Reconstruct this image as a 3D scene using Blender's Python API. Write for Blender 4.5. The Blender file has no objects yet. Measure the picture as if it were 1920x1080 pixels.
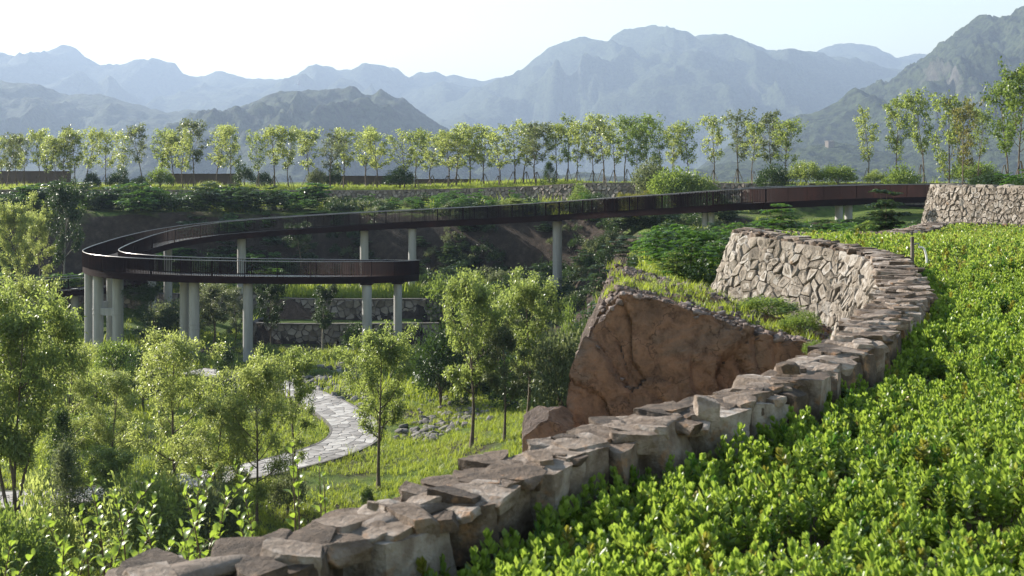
import bpy, bmesh, math, random
import numpy as np
from mathutils import Vector, Matrix

# ------------------------------------------------------------------ camera, sky, sun, exposure
SC = bpy.context.scene
COL = SC.collection
F = 2100.0          # focal length in pixels of the 1920 px wide photograph
HZ = 340.0          # image row of the horizon
EYE = 1.7

cam_d = bpy.data.cameras.new('camera')
cam = bpy.data.objects.new('camera', cam_d)
COL.objects.link(cam)
cam.location = (0, 0, EYE)
cam.rotation_euler = (math.radians(90), 0, 0)
cam_d.sensor_width = 36.0
cam_d.lens = F / 1920.0 * 36.0
cam_d.shift_y = -(540.0 - HZ) / 1920.0
cam_d.clip_start = 0.1
cam_d.clip_end = 20000
cam_d.dof.use_dof = True
cam_d.dof.focus_distance = 28.0
cam_d.dof.aperture_fstop = 6.3
SC.camera = cam

SUN_AZ = math.radians(-58)      # from the view axis (+Y), negative is to the left
SUN_EL = math.radians(26)
SUN_DIR = Vector((math.sin(SUN_AZ) * math.cos(SUN_EL), math.cos(SUN_AZ) * math.cos(SUN_EL), math.sin(SUN_EL)))

world = bpy.data.worlds.new('World')
SC.world = world
world.use_nodes = True
wn = world.node_tree.nodes
wl = world.node_tree.links
wn.clear()
sky = wn.new('ShaderNodeTexSky')
sky.sky_type = 'NISHITA'
sky.sun_disc = False
sky.sun_elevation = SUN_EL
sky.sun_rotation = SUN_AZ
sky.air_density = 1.8
sky.dust_density = 0.4
sky.ozone_density = 0.5
bg = wn.new('ShaderNodeBackground')
bg.inputs['Strength'].default_value = 0.072
wo = wn.new('ShaderNodeOutputWorld')
wl.new(sky.outputs[0], bg.inputs[0])
wl.new(bg.outputs[0], wo.inputs[0])

sun_d = bpy.data.lights.new('sun', 'SUN')
sun_d.energy = 5.0
sun_d.angle = math.radians(0.5)
sun_d.color = (1.0, 0.93, 0.82)
sun_o = bpy.data.objects.new('sun', sun_d)
COL.objects.link(sun_o)
sun_o.rotation_euler = (-SUN_DIR).to_track_quat('-Z', 'Y').to_euler()

SC.view_settings.view_transform = 'Standard'
SC.view_settings.look = 'None'
SC.view_settings.exposure = 1.75
SC.view_settings.gamma = 1.0
SC.view_settings.use_curve_mapping = False
SC.render.engine = 'CYCLES'
SC.cycles.use_denoising = True
SC.cycles.max_bounces = 8
SC.cycles.diffuse_bounces = 3
SC.cycles.glossy_bounces = 2
SC.cycles.transmission_bounces = 4
SC.cycles.volume_bounces = 0
SC.cycles.sample_clamp_indirect = 4.0

HAZE_DENSITY = 2.05e-4

# ------------------------------------------------------------------ helpers
def P(px, py, Y):
    """point seen at pixel (px, py) of the photograph, Y metres ahead"""
    return Vector(((px - 960.0) / F * Y, Y, EYE - (py - HZ) / F * Y))

def PZ(px, py, z):
    """point seen at pixel (px, py) that lies at height z"""
    return P(px, py, F * (EYE - z) / (py - HZ))

def _hash(ix, iy, iz):
    n = (ix * 374761393 + iy * 668265263 + iz * 1274126177) & 0xffffffff
    n = ((n ^ (n >> 13)) * 1103515245) & 0xffffffff
    n = ((n ^ (n >> 16)) * 2654435761) & 0xffffffff
    n = n ^ (n >> 15)
    return (n & 0xffff) / 32767.5 - 1.0

def vnoise(p):
    p = np.asarray(p, float)
    i = np.floor(p).astype(np.int64)
    f = p - i
    u = f * f * (3 - 2 * f)
    r = 0
    for dx in (0, 1):
        wx = u[:, 0] if dx else 1 - u[:, 0]
        for dy in (0, 1):
            wy = u[:, 1] if dy else 1 - u[:, 1]
            for dz in (0, 1):
                wz = u[:, 2] if dz else 1 - u[:, 2]
                r = r + wx * wy * wz * _hash(i[:, 0] + dx, i[:, 1] + dy, i[:, 2] + dz)
    return r

def fbm(p, octaves=4, gain=0.5, lac=2.03, ridged=False):
    p = np.asarray(p, float)
    a, s, r = 1.0, 0.0, 0
    for k in range(octaves):
        n = vnoise(p + 17.3 * k)
        if ridged:
            n = 1 - 2 * np.abs(n)
        r = r + a * n
        s += a
        a *= gain
        p = p * lac
    return r / s

def ss(x):
    x = np.clip(x, 0, 1)
    return x * x * (3 - 2 * x)

def mesh(name, V, faces, smooth=True, mat=None):
    """V (n,3); faces: list of int arrays (m,k), each with its own k"""
    me = bpy.data.meshes.new(name)
    V = np.asarray(V, np.float32)
    faces = [np.asarray(f, np.int32) for f in faces if len(f)]
    me.vertices.add(len(V))
    me.vertices.foreach_set('co', V.ravel())
    loops = np.concatenate([f.ravel() for f in faces])
    tot = np.concatenate([np.full(len(f), f.shape[1], np.int32) for f in faces])
    start = np.concatenate([[0], np.cumsum(tot)[:-1]]).astype(np.int32)
    me.loops.add(len(loops))
    me.loops.foreach_set('vertex_index', loops)
    me.polygons.add(len(tot))
    me.polygons.foreach_set('loop_start', start)
    me.polygons.foreach_set('loop_total', tot)
    me.polygons.foreach_set('use_smooth', np.full(len(tot), smooth))
    me.update(calc_edges=True)
    me.validate()
    if mat is not None:
        me.materials.append(mat)
    return me

def obj(name, me, parent=None, loc=(0, 0, 0), kind=None):
    o = bpy.data.objects.new(name, me)
    COL.objects.link(o)
    o.location = loc
    if parent is not None:
        o.parent = parent
    if kind:
        o['kind'] = kind
    return o

def tag(o, label=None, cat=None, group=None, kind=None):
    if label:
        o['label'] = label
    if cat:
        o['category'] = cat
    if group:
        o['group'] = group
    if kind:
        o['kind'] = kind
    return o

def thing(name, label, cat, loc=(0, 0, 0), rz=0.0, group=None, sc=1.0):
    o = bpy.data.objects.new(name, None)
    COL.objects.link(o)
    o.empty_display_size = 0.2
    o.location = loc
    o.rotation_euler = (0, 0, rz)
    o.scale = (sc, sc, sc) if not hasattr(sc, '__len__') else sc
    return tag(o, label, cat, group)

class Acc:
    """collects vertex and face arrays that become ONE mesh"""
    def __init__(self):
        self.V, self.F, self.n = [], {}, 0
    def add(self, V, *faces):
        V = np.asarray(V, float)
        for f in faces:
            f = np.asarray(f, np.int64)
            if len(f):
                self.F.setdefault(f.shape[1], []).append(f + self.n)
        self.V.append(V)
        self.n += len(V)
    def build(self, name, mat=None, smooth=True):
        return mesh(name, np.concatenate(self.V), [np.concatenate(v) for v in self.F.values()], smooth, mat)

def grid_faces(nu, nv, wrap=False):
    """quads of a grid whose vertex index is i * nv + j; wrap joins j"""
    i = np.arange(nu - 1)[:, None]
    j = np.arange(nv if wrap else nv - 1)[None, :]
    j2 = (j + 1) % nv
    a = i * nv + j
    b = (i + 1) * nv + j
    c = (i + 1) * nv + j2
    d = i * nv + j2
    return np.stack([a + 0 * j, b, c, d], -1).reshape(-1, 4)

def frames(pts):
    pts = np.asarray(pts, float)
    t = np.gradient(pts, axis=0)
    t /= np.linalg.norm(t, axis=1)[:, None] + 1e-9
    ref = np.where(np.abs(t[:, 2:3]) > 0.9, [[1.0, 0, 0]], [[0, 0, 1.0]])
    a = np.cross(t, ref)
    a /= np.linalg.norm(a, axis=1)[:, None] + 1e-9
    b = np.cross(a, t)
    return t, a, b

def tube(acc, pts, r, n=6, cap=True):
    pts = np.asarray(pts, float)
    r = np.broadcast_to(np.asarray(r, float), (len(pts),))
    _, a, b = frames(pts)
    th = np.arange(n) / n * 2 * np.pi
    V = pts[:, None] + r[:, None, None] * (a[:, None] * np.cos(th)[None, :, None] + b[:, None] * np.sin(th)[None, :, None])
    fs = [grid_faces(len(pts), n, True)]
    if cap:
        fs.append(np.arange(n)[None, ::-1] + 0)
        fs.append(np.arange(n)[None, :] + (len(pts) - 1) * n)
        acc.add(V.reshape(-1, 3), *fs)
    else:
        acc.add(V.reshape(-1, 3), *fs)

def box(acc, c, h, rz=0.0):
    V = np.array([[x, y, z] for x in (-1, 1) for y in (-1, 1) for z in (-1, 1)], float) * np.asarray(h, float)
    if rz:
        cs, sn = math.cos(rz), math.sin(rz)
        V = np.stack([V[:, 0] * cs - V[:, 1] * sn, V[:, 0] * sn + V[:, 1] * cs, V[:, 2]], 1)
    acc.add(V + np.asarray(c, float), [[0, 1, 3, 2], [4, 6, 7, 5], [0, 4, 5, 1], [2, 3, 7, 6], [0, 2, 6, 4], [1, 5, 7, 3]])

def sweep(acc, pts, prof, cap=True):
    """extrude a closed profile [(across, up)...] along pts; across points to the right of travel"""
    pts = np.asarray(pts, float)
    t = np.gradient(pts[:, :2], axis=0)
    t /= np.linalg.norm(t, axis=1)[:, None] + 1e-9
    right = np.stack([t[:, 1], -t[:, 0], 0 * t[:, 0]], 1)
    prof = np.asarray(prof, float)
    V = pts[:, None] + right[:, None] * prof[None, :, 0:1] + np.array([0, 0, 1.0]) * prof[None, :, 1:2]
    n = len(prof)
    fs = [grid_faces(len(pts), n, True)]
    if cap:
        fs += [np.arange(n)[None, ::-1], np.arange(n)[None, :] + (len(pts) - 1) * n]
    acc.add(V.reshape(-1, 3), *fs)

def catmull(pts, step):
    """smooth dense polyline through pts, about step apart"""
    p = np.asarray(pts, float)
    p = np.vstack([2 * p[0] - p[1], p, 2 * p[-1] - p[-2]])
    out = []
    for i in range(1, len(p) - 2):
        p0, p1, p2, p3 = p[i - 1], p[i], p[i + 1], p[i + 2]
        n = max(2, int(np.linalg.norm(p2 - p1) / step * 3))
        u = np.linspace(0, 1, n, endpoint=False)[:, None]
        out.append(0.5 * (2 * p1 + (p2 - p0) * u + (2 * p0 - 5 * p1 + 4 * p2 - p3) * u ** 2 + (3 * p1 - p0 - 3 * p2 + p3) * u ** 3))
    out = np.vstack(out + [p[-2:-1]])
    d = np.concatenate([[0], np.cumsum(np.linalg.norm(np.diff(out, axis=0), axis=1))])
    m = max(2, int(round(d[-1] / step)) + 1)
    s = np.linspace(0, d[-1], m)
    return np.stack([np.interp(s, d, out[:, k]) for k in range(out.shape[1])], 1), s

# ------------------------------------------------------------------ materials
def new_mat(name):
    m = bpy.data.materials.new(name)
    m.use_nodes = True
    nt = m.node_tree
    nt.nodes.clear()
    out = nt.nodes.new('ShaderNodeOutputMaterial')
    return m, nt, out

def N(nt, t, **kw):
    n = nt.nodes.new(t)
    for k, v in kw.items():
        if k in n.inputs:
            n.inputs[k].default_value = v
        else:
            setattr(n, k, v)
    return n

def ramp(nt, stops):
    r = nt.nodes.new('ShaderNodeValToRGB')
    e = r.color_ramp.elements
    while len(e) < len(stops):
        e.new(0.5)
    for el, (p, c) in zip(e, stops):
        el.position = p
        el.color = (*c, 1)
    return r

def noise_tex(nt, scale, detail=4.0, rough=0.6, coord='Object', dist=0.0, stretch=None):
    tc = nt.nodes.new('ShaderNodeTexCoord')
    n = nt.nodes.new('ShaderNodeTexNoise')
    n.inputs['Scale'].default_value = scale
    n.inputs['Detail'].default_value = detail
    n.inputs['Roughness'].default_value = rough
    n.inputs['Distortion'].default_value = dist
    if stretch:
        mp = nt.nodes.new('ShaderNodeMapping')
        mp.inputs['Scale'].default_value = stretch
        nt.links.new(tc.outputs[coord], mp.inputs[0])
        nt.links.new(mp.outputs[0], n.inputs['Vector'])
    else:
        nt.links.new(tc.outputs[coord], n.inputs['Vector'])
    return n

def mix(nt, fac, a, b, mode='MIX'):
    m = nt.nodes.new('ShaderNodeMix')
    m.data_type = 'RGBA'
    m.blend_type = mode
    L = nt.links
    for sock, v in ((m.inputs[0], fac), (m.inputs[6], a), (m.inputs[7], b)):
        if hasattr(v, 'is_linked') or hasattr(v, 'links'):
            L.new(v, sock)
        elif hasattr(v, '__len__'):
            sock.default_value = (*v, 1) if len(v) == 3 else v
        else:
            sock.default_value = v
    return m.outputs[2]

def bump(nt, height, strength, dist):
    b = nt.nodes.new('ShaderNodeBump')
    b.inputs['Strength'].default_value = strength
    b.inputs['Distance'].default_value = dist
    nt.links.new(height, b.inputs['Height'])
    return b

def leaf_mat(name, stops, trans=(0.30, 0.42, 0.05), tw=0.42, rough=0.42, spec=0.4):
    """leaf: glossy upper side, light shining through; colour varies leaf by leaf"""
    m, nt, out = new_mat(name)
    g = nt.nodes.new('ShaderNodeNewGeometry')
    oi = nt.nodes.new('ShaderNodeObjectInfo')
    ad = N(nt, 'ShaderNodeMath', operation='MULTIPLY_ADD')
    nt.links.new(oi.outputs['Random'], ad.inputs[0])
    ad.inputs[1].default_value = 0.3
    ad.inputs[2].default_value = -0.15
    a2 = N(nt, 'ShaderNodeMath', operation='ADD')
    nt.links.new(ad.outputs[0], a2.inputs[0])
    nt.links.new(g.outputs['Random Per Island'], a2.inputs[1])
    r = ramp(nt, stops)
    nt.links.new(a2.outputs[0], r.inputs[0])
    b = nt.nodes.new('ShaderNodeBsdfPrincipled')
    b.inputs['Roughness'].default_value = rough
    b.inputs['Specular IOR Level'].default_value = spec
    nt.links.new(r.outputs[0], b.inputs['Base Color'])
    t = nt.nodes.new('ShaderNodeBsdfTranslucent')
    tc = mix(nt, 0.55, r.outputs[0], trans)
    nt.links.new(tc, t.inputs[0])
    ms = nt.nodes.new('ShaderNodeMixShader')
    ms.inputs[0].default_value = tw
    nt.links.new(b.outputs[0], ms.inputs[1])
    nt.links.new(t.outputs[0], ms.inputs[2])
    nt.links.new(ms.outputs[0], out.inputs[0])
    return m

def rough_mat(name, stops, scale=3.0, bscale=12.0, bstr=0.5, bdist=0.03, rough=0.85, per_object=0.25, coord='Object', spot=None, metallic=0.0, detail=6.0, spec=0.3, stretch=None):
    """noise-coloured matt surface; each object (or loose stone) a shade of its own"""
    m, nt, out = new_mat(name)
    n1 = noise_tex(nt, scale, detail, 0.62, coord, 0.4, stretch)
    g = nt.nodes.new('ShaderNodeNewGeometry')
    oi = nt.nodes.new('ShaderNodeObjectInfo')
    su = N(nt, 'ShaderNodeMath', operation='ADD')
    nt.links.new(g.outputs['Random Per Island'], su.inputs[0])
    nt.links.new(oi.outputs['Random'], su.inputs[1])
    fr = N(nt, 'ShaderNodeMath', operation='FRACT')
    nt.links.new(su.outputs[0], fr.inputs[0])
    ma = N(nt, 'ShaderNodeMath', operation='MULTIPLY_ADD')
    nt.links.new(fr.outputs[0], ma.inputs[0])
    ma.inputs[1].default_value = per_object * 2
    ma.inputs[2].default_value = -per_object
    ad = N(nt, 'ShaderNodeMath', operation='ADD')
    nt.links.new(n1.outputs[0], ad.inputs[0])
    nt.links.new(ma.outputs[0], ad.inputs[1])
    r = ramp(nt, stops)
    nt.links.new(ad.outputs[0], r.inputs[0])
    col = r.outputs[0]
    if spot:
        n3 = noise_tex(nt, spot[1], 5, 0.7, coord)
        rr = ramp(nt, [(spot[2], (0, 0, 0)), (spot[2] + 0.08, (1, 1, 1))])
        nt.links.new(n3.outputs[0], rr.inputs[0])
        col = mix(nt, rr.outputs[0], col, spot[0])
    b = nt.nodes.new('ShaderNodeBsdfPrincipled')
    b.inputs['Roughness'].default_value = rough
    b.inputs['Metallic'].default_value = metallic
    b.inputs['Specular IOR Level'].default_value = spec
    nt.links.new(col, b.inputs['Base Color'])
    n2 = noise_tex(nt, bscale, 8.0, 0.65, coord)
    bp = bump(nt, n2.outputs[0], bstr, bdist)
    nt.links.new(bp.outputs[0], b.inputs['Normal'])
    nt.links.new(b.outputs[0], out.inputs[0])
    return m

M = {}
M['stone'] = rough_mat('stone', [(0.2, (0.085, 0.071, 0.057)), (0.42, (0.175, 0.146, 0.116)), (0.6, (0.235, 0.204, 0.172)), (0.8, (0.32, 0.293, 0.265))],
                       2.5, 18, 1.0, 0.05, 0.9, 0.24, spot=((0.26, 0.18, 0.12), 1.7, 0.63))
M['stone_grey'] = rough_mat('stone_grey', [(0.2, (0.11, 0.10, 0.10)), (0.45, (0.26, 0.24, 0.22)), (0.7, (0.40, 0.38, 0.35))],
                            2.5, 9, 0.9, 0.05, 0.9, 0.16, spot=((0.34, 0.23, 0.13), 1.5, 0.62))
M['coping'] = rough_mat('coping_stone', [(0.24, (0.042, 0.031, 0.025)), (0.46, (0.115, 0.082, 0.060)), (0.62, (0.210, 0.165, 0.132)), (0.8, (0.37, 0.325, 0.29))],
                        6.0, 26, 1.0, 0.03, 0.88, 0.2, spot=((0.30, 0.17, 0.09), 2.3, 0.60))
M['mortar'] = rough_mat('mortar', [(0.3, (0.08, 0.06, 0.05)), (0.55, (0.18, 0.145, 0.12)), (0.8, (0.30, 0.26, 0.235))], 6, 16, 1.0, 0.05, 0.95, 0.0)
M['far_stone'] = rough_mat('far_stone', [(0.2, (0.09, 0.075, 0.065)), (0.5, (0.20, 0.17, 0.15)), (0.8, (0.32, 0.28, 0.25))], 2, 6, 0.6, 0.05, 0.9, 0.22)
M['dark_mortar'] = rough_mat('dark_mortar', [(0.3, (0.05, 0.045, 0.04)), (0.7, (0.11, 0.10, 0.09))], 2, 6, 0.6, 0.05, 0.95, 0.0)
M['paver'] = rough_mat('paver', [(0.2, (0.17, 0.155, 0.145)), (0.5, (0.29, 0.27, 0.255)), (0.8, (0.42, 0.40, 0.375))], 1.6, 9, 0.6, 0.02, 0.75, 0.25)
M['steel'] = rough_mat('rusted_steel', [(0.3, (0.007, 0.0018, 0.0014)), (0.55, (0.014, 0.0035, 0.0024)), (0.8, (0.042, 0.012, 0.007))], 0.35, 14, 0.15, 0.01, 0.65, 0.05, spec=0.06)
M['deck'] = rough_mat('deck_plate', [(0.3, (0.10, 0.09, 0.085)), (0.7, (0.17, 0.15, 0.14))], 1.0, 18, 0.05, 0.01, 0.25, 0.0, spec=0.6)
M['rail'] = rough_mat('handrail_steel', [(0.3, (0.22, 0.20, 0.20)), (0.7, (0.30, 0.28, 0.27))], 1.0, 18, 0.05, 0.01, 0.28, 0.0, metallic=0.9)
M['concrete'] = rough_mat('concrete', [(0.25, (0.21, 0.205, 0.20)), (0.5, (0.30, 0.295, 0.29)), (0.8, (0.38, 0.37, 0.365))], 1.6, 10, 0.2, 0.01, 0.8, 0.05, stretch=(1.5, 1.5, 0.16))
M['bark'] = rough_mat('bark', [(0.3, (0.06, 0.045, 0.033)), (0.6, (0.13, 0.10, 0.075)), (0.8, (0.20, 0.16, 0.12))], 6, 25, 0.8, 0.02, 0.9, 0.1)
M['pale_bark'] = rough_mat('pale_bark', [(0.3, (0.16, 0.14, 0.12)), (0.7, (0.30, 0.27, 0.23))], 6, 25, 0.6, 0.02, 0.9, 0.1)
M['limewash'] = rough_mat('limewashed_bark', [(0.3, (0.42, 0.38, 0.33)), (0.7, (0.58, 0.54, 0.48))], 6, 25, 0.4, 0.02, 0.9, 0.1)
M['rubble'] = rough_mat('rubble', [(0.2, (0.06, 0.055, 0.052)), (0.5, (0.14, 0.128, 0.12)), (0.8, (0.24, 0.222, 0.21))], 3, 12, 0.6, 0.03, 0.9, 0.22)
M['gravel'] = rough_mat('dark_gravel', [(0.2, (0.06, 0.045, 0.04)), (0.5, (0.15, 0.115, 0.10)), (0.8, (0.27, 0.22, 0.20))], 3, 12, 0.6, 0.03, 0.95, 0.25)
M['white_pipe'] = rough_mat('white_hose', [(0.3, (0.6, 0.6, 0.6)), (0.7, (0.75, 0.75, 0.75))], 3, 12, 0.1, 0.01, 0.5, 0.0)
M['brown_wall'] = rough_mat('brown_render', [(0.3, (0.075, 0.056, 0.048)), (0.7, (0.12, 0.09, 0.076))], 0.6, 5, 0.3, 0.03, 0.85, 0.05)
M['pole'] = rough_mat('timber_pole', [(0.3, (0.10, 0.08, 0.06)), (0.7, (0.2, 0.165, 0.13))], 4, 12, 0.3, 0.02, 0.9, 0.1)
M['soil'] = rough_mat('soil', [(0.3, (0.055, 0.038, 0.028)), (0.55, (0.12, 0.085, 0.062)), (0.8, (0.20, 0.15, 0.115))], 2.2, 14, 0.9, 0.05, 0.95, 0.0)

G1 = [(0.0, (0.042, 0.080, 0.016)), (0.5, (0.080, 0.132, 0.028)), (1.0, (0.15, 0.195, 0.055))]
M['leaf_ash'] = leaf_mat('leaf_ash', [(0.0, (0.045, 0.072, 0.019)), (0.5, (0.105, 0.148, 0.040)), (1.0, (0.20, 0.24, 0.09))], (0.52, 0.62, 0.13), 0.52, 0.38, 0.5)
M['leaf_lime'] = leaf_mat('leaf_lime', [(0.0, (0.066, 0.100, 0.026)), (0.5, (0.138, 0.182, 0.050)), (1.0, (0.24, 0.275, 0.105))], (0.62, 0.69, 0.17), 0.54, 0.38, 0.5)
M['leaf_fresh'] = leaf_mat('leaf_fresh', G1, (0.38, 0.50, 0.08), 0.43)
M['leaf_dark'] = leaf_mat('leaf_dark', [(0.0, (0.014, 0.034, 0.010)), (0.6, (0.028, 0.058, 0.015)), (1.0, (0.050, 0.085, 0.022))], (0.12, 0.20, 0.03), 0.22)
M['leaf_frond'] = leaf_mat('leaf_frond', [(0.0, (0.026, 0.065, 0.012)), (0.6, (0.050, 0.11, 0.018)), (1.0, (0.095, 0.17, 0.03))], (0.20, 0.40, 0.04), 0.36)
M['leaf_yellow'] = leaf_mat('leaf_yellow', [(0.0, (0.07, 0.09, 0.016)), (0.5, (0.14, 0.15, 0.024)), (1.0, (0.24, 0.20, 0.04))], (0.45, 0.42, 0.05), 0.42)
M['leaf_rust'] = leaf_mat('leaf_rust', [(0.0, (0.06, 0.08, 0.022)), (0.5, (0.12, 0.13, 0.038)), (1.0, (0.19, 0.15, 0.055))], (0.42, 0.40, 0.09), 0.42)
M['leaf_grey'] = leaf_mat('leaf_grey', [(0.0, (0.040, 0.062, 0.028)), (0.6, (0.085, 0.115, 0.05)), (1.0, (0.14, 0.17, 0.085))], (0.32, 0.36, 0.13), 0.38)
M['sprig'] = leaf_mat('field_leaf', [(0.0, (0.062, 0.112, 0.018)), (0.5, (0.122, 0.195, 0.032)), (0.93, (0.20, 0.265, 0.055)), (1.0, (0.29, 0.22, 0.07))], (0.52, 0.68, 0.08), 0.50, 0.36, 0.5)
M['near_leaf'] = leaf_mat('near_leaf', [(0.0, (0.055, 0.10, 0.016)), (0.5, (0.10, 0.17, 0.026)), (1.0, (0.17, 0.24, 0.045))], (0.46, 0.62, 0.06), 0.48, 0.34, 0.6)
M['blade'] = leaf_mat('grass_blade', [(0.0, (0.075, 0.12, 0.016)), (0.5, (0.14, 0.195, 0.025)), (1.0, (0.23, 0.25, 0.05))], (0.55, 0.65, 0.06), 0.46, 0.5, 0.3)

# ground: grass and bare earth by slope and by patches
def ground_mat():
    m, nt, out = new_mat('ground_cover')
    L = nt.links
    n1 = noise_tex(nt, 0.18, 8, 0.65)
    n2 = noise_tex(nt, 1.7, 8, 0.7)
    n3 = noise_tex(nt, 9.0, 6, 0.7)
    gr = ramp(nt, [(0.3, (0.035, 0.060, 0.012)), (0.5, (0.075, 0.115, 0.020)), (0.7, (0.13, 0.155, 0.035))])
    L.new(n2.outputs[0], gr.inputs[0])
    so = ramp(nt, [(0.3, (0.022, 0.017, 0.014)), (0.55, (0.050, 0.038, 0.030)), (0.75, (0.10, 0.076, 0.060))])
    L.new(n2.outputs[0], so.inputs[0])
    pt = ramp(nt, [(0.50, (0, 0, 0)), (0.62, (1, 1, 1))])
    L.new(n1.outputs[0], pt.inputs[0])
    g = nt.nodes.new('ShaderNodeNewGeometry')
    sx = nt.nodes.new('ShaderNodeSeparateXYZ')
    L.new(g.outputs['True Normal'], sx.inputs[0])
    sl = ramp(nt, [(0.70, (1, 1, 1)), (0.86, (0, 0, 0))])
    L.new(sx.outputs['Z'], sl.inputs[0])
    c = mix(nt, pt.outputs[0], gr.outputs[0], so.outputs[0])
    c = mix(nt, sl.outputs[0], c, so.outputs[0])
    b = N(nt, 'ShaderNodeBsdfPrincipled', Roughness=0.95)
    b.inputs['Specular IOR Level'].default_value = 0.15
    L.new(c, b.inputs['Base Color'])
    bp = bump(nt, n3.outputs[0], 0.9, 0.15)
    L.new(bp.outputs[0], b.inputs['Normal'])
    L.new(b.outputs[0], out.inputs[0])
    return m
M['ground'] = ground_mat()

def cliff_mat():
    """brown cut rock: rust and grey patches, dark cracks"""
    m, nt, out = new_mat('brown_rock')
    L = nt.links
    n1 = noise_tex(nt, 0.8, 9, 0.68, dist=0.6)
    n2 = noise_tex(nt, 6.0, 9, 0.7, dist=0.3)
    r1 = ramp(nt, [(0.25, (0.11, 0.076, 0.058)), (0.40, (0.24, 0.150, 0.100)), (0.52, (0.36, 0.212, 0.132)), (0.62, (0.28, 0.198, 0.145)), (0.75, (0.20, 0.165, 0.145))])
    L.new(n1.outputs[0], r1.inputs[0])
    r2 = ramp(nt, [(0.35, (0.40, 0.36, 0.35)), (0.5, (0.95, 0.93, 0.92)), (0.66, (1.25, 1.22, 1.2))])
    L.new(n2.outputs[0], r2.inputs[0])
    c = mix(nt, 0.75, r1.outputs[0], r2.outputs[0], 'MULTIPLY')
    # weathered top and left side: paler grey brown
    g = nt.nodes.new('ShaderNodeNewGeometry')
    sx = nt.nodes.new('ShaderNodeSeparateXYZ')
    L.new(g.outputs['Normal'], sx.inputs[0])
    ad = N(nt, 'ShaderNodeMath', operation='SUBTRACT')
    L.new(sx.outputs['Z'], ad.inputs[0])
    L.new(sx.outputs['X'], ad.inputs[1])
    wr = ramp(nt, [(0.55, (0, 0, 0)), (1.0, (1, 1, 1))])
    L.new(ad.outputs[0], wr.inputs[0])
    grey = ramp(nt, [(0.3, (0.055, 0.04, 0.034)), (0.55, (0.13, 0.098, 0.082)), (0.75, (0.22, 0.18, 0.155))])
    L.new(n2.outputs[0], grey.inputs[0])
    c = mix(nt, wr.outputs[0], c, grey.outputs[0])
    tc = nt.nodes.new('ShaderNodeTexCoord')
    v = N(nt, 'ShaderNodeTexVoronoi', feature='DISTANCE_TO_EDGE')
    v.inputs['Scale'].default_value = 0.9
    nz = noise_tex(nt, 2.2, 6, 0.6)
    ofs = nt.nodes.new('ShaderNodeVectorMath')
    ofs.operation = 'MULTIPLY_ADD'
    L.new(nz.outputs['Color'], ofs.inputs[0])
    ofs.inputs[1].default_value = (1.1, 1.1, 1.1)
    L.new(tc.outputs['Object'], ofs.inputs[2])
    L.new(ofs.outputs[0], v.inputs['Vector'])
    cr = ramp(nt, [(0.0, (0.8, 0.8, 0.8)), (0.012, (0, 0, 0))])
    L.new(v.outputs['Distance'], cr.inputs[0])
    c = mix(nt, cr.outputs[0], c, (0.055, 0.035, 0.028))
    b = N(nt, 'ShaderNodeBsdfPrincipled', Roughness=0.9)
    b.inputs['Specular IOR Level'].default_value = 0.25
    L.new(c, b.inputs['Base Color'])
    bp = bump(nt, n2.outputs[0], 1.0, 0.22)
    L.new(bp.outputs[0], b.inputs['Normal'])
    L.new(b.outputs[0], out.inputs[0])
    return m
M['cliff'] = cliff_mat()

def mountain_mat(name, size):
    """wooded slope with pale bare rock on the steep faces"""
    m, nt, out = new_mat(name)
    L = nt.links
    n1 = noise_tex(nt, 1.0 / (size * 0.12), 10, 0.62)
    n2 = noise_tex(nt, 1.0 / (size * 0.008), 6, 0.7)
    fo = ramp(nt, [(0.40, (0.008, 0.013, 0.008)), (0.58, (0.050, 0.066, 0.030))])
    L.new(n2.outputs[0], fo.inputs[0])
    rk = ramp(nt, [(0.35, (0.055, 0.052, 0.045)), (0.65, (0.115, 0.107, 0.095))])
    L.new(n2.outputs[0], rk.inputs[0])
    g = nt.nodes.new('ShaderNodeNewGeometry')
    sx = nt.nodes.new('ShaderNodeSeparateXYZ')
    L.new(g.outputs['True Normal'], sx.inputs[0])
    s1 = N(nt, 'ShaderNodeMath', operation='MULTIPLY_ADD')
    L.new(n1.outputs[0], s1.inputs[0])
    s1.inputs[1].default_value = 0.9
    L.new(sx.outputs['Z'], s1.inputs[2])
    sl = ramp(nt, [(0.52, (1, 1, 1)), (0.74, (0, 0, 0))])
    L.new(s1.outputs[0], sl.inputs[0])
    c = mix(nt, sl.outputs[0], fo.outputs[0], rk.outputs[0])
    b = N(nt, 'ShaderNodeBsdfPrincipled', Roughness=0.95)
    b.inputs['Specular IOR Level'].default_value = 0.1
    L.new(c, b.inputs['Base Color'])
    bp = bump(nt, n2.outputs[0], 1.0, size * 0.006)
    L.new(bp.outputs[0], b.inputs['Normal'])
    L.new(b.outputs[0], out.inputs[0])
    return m
# ------------------------------------------------------------------ terrain
YW_X = [-400, -140, -59, -16, -5.4, 2.3, 7.9, 18.1, 23.7, 31.7, 40, 60, 140, 400]
YW_Y = [134, 132, 130, 130, 126, 122, 118, 112, 108, 104, 100, 96, 94, 94]
YW_Z = [0.65, 0.65, 0.65, 0.58, 0.80, 1.10, 1.47, 1.49, 1.42, 1.42, 1.45, 1.45, 1.45, 1.45]
def yw(X):
    return np.interp(X, YW_X, YW_Y)
def zw(X):
    return np.interp(X, YW_X, YW_Z)

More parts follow.
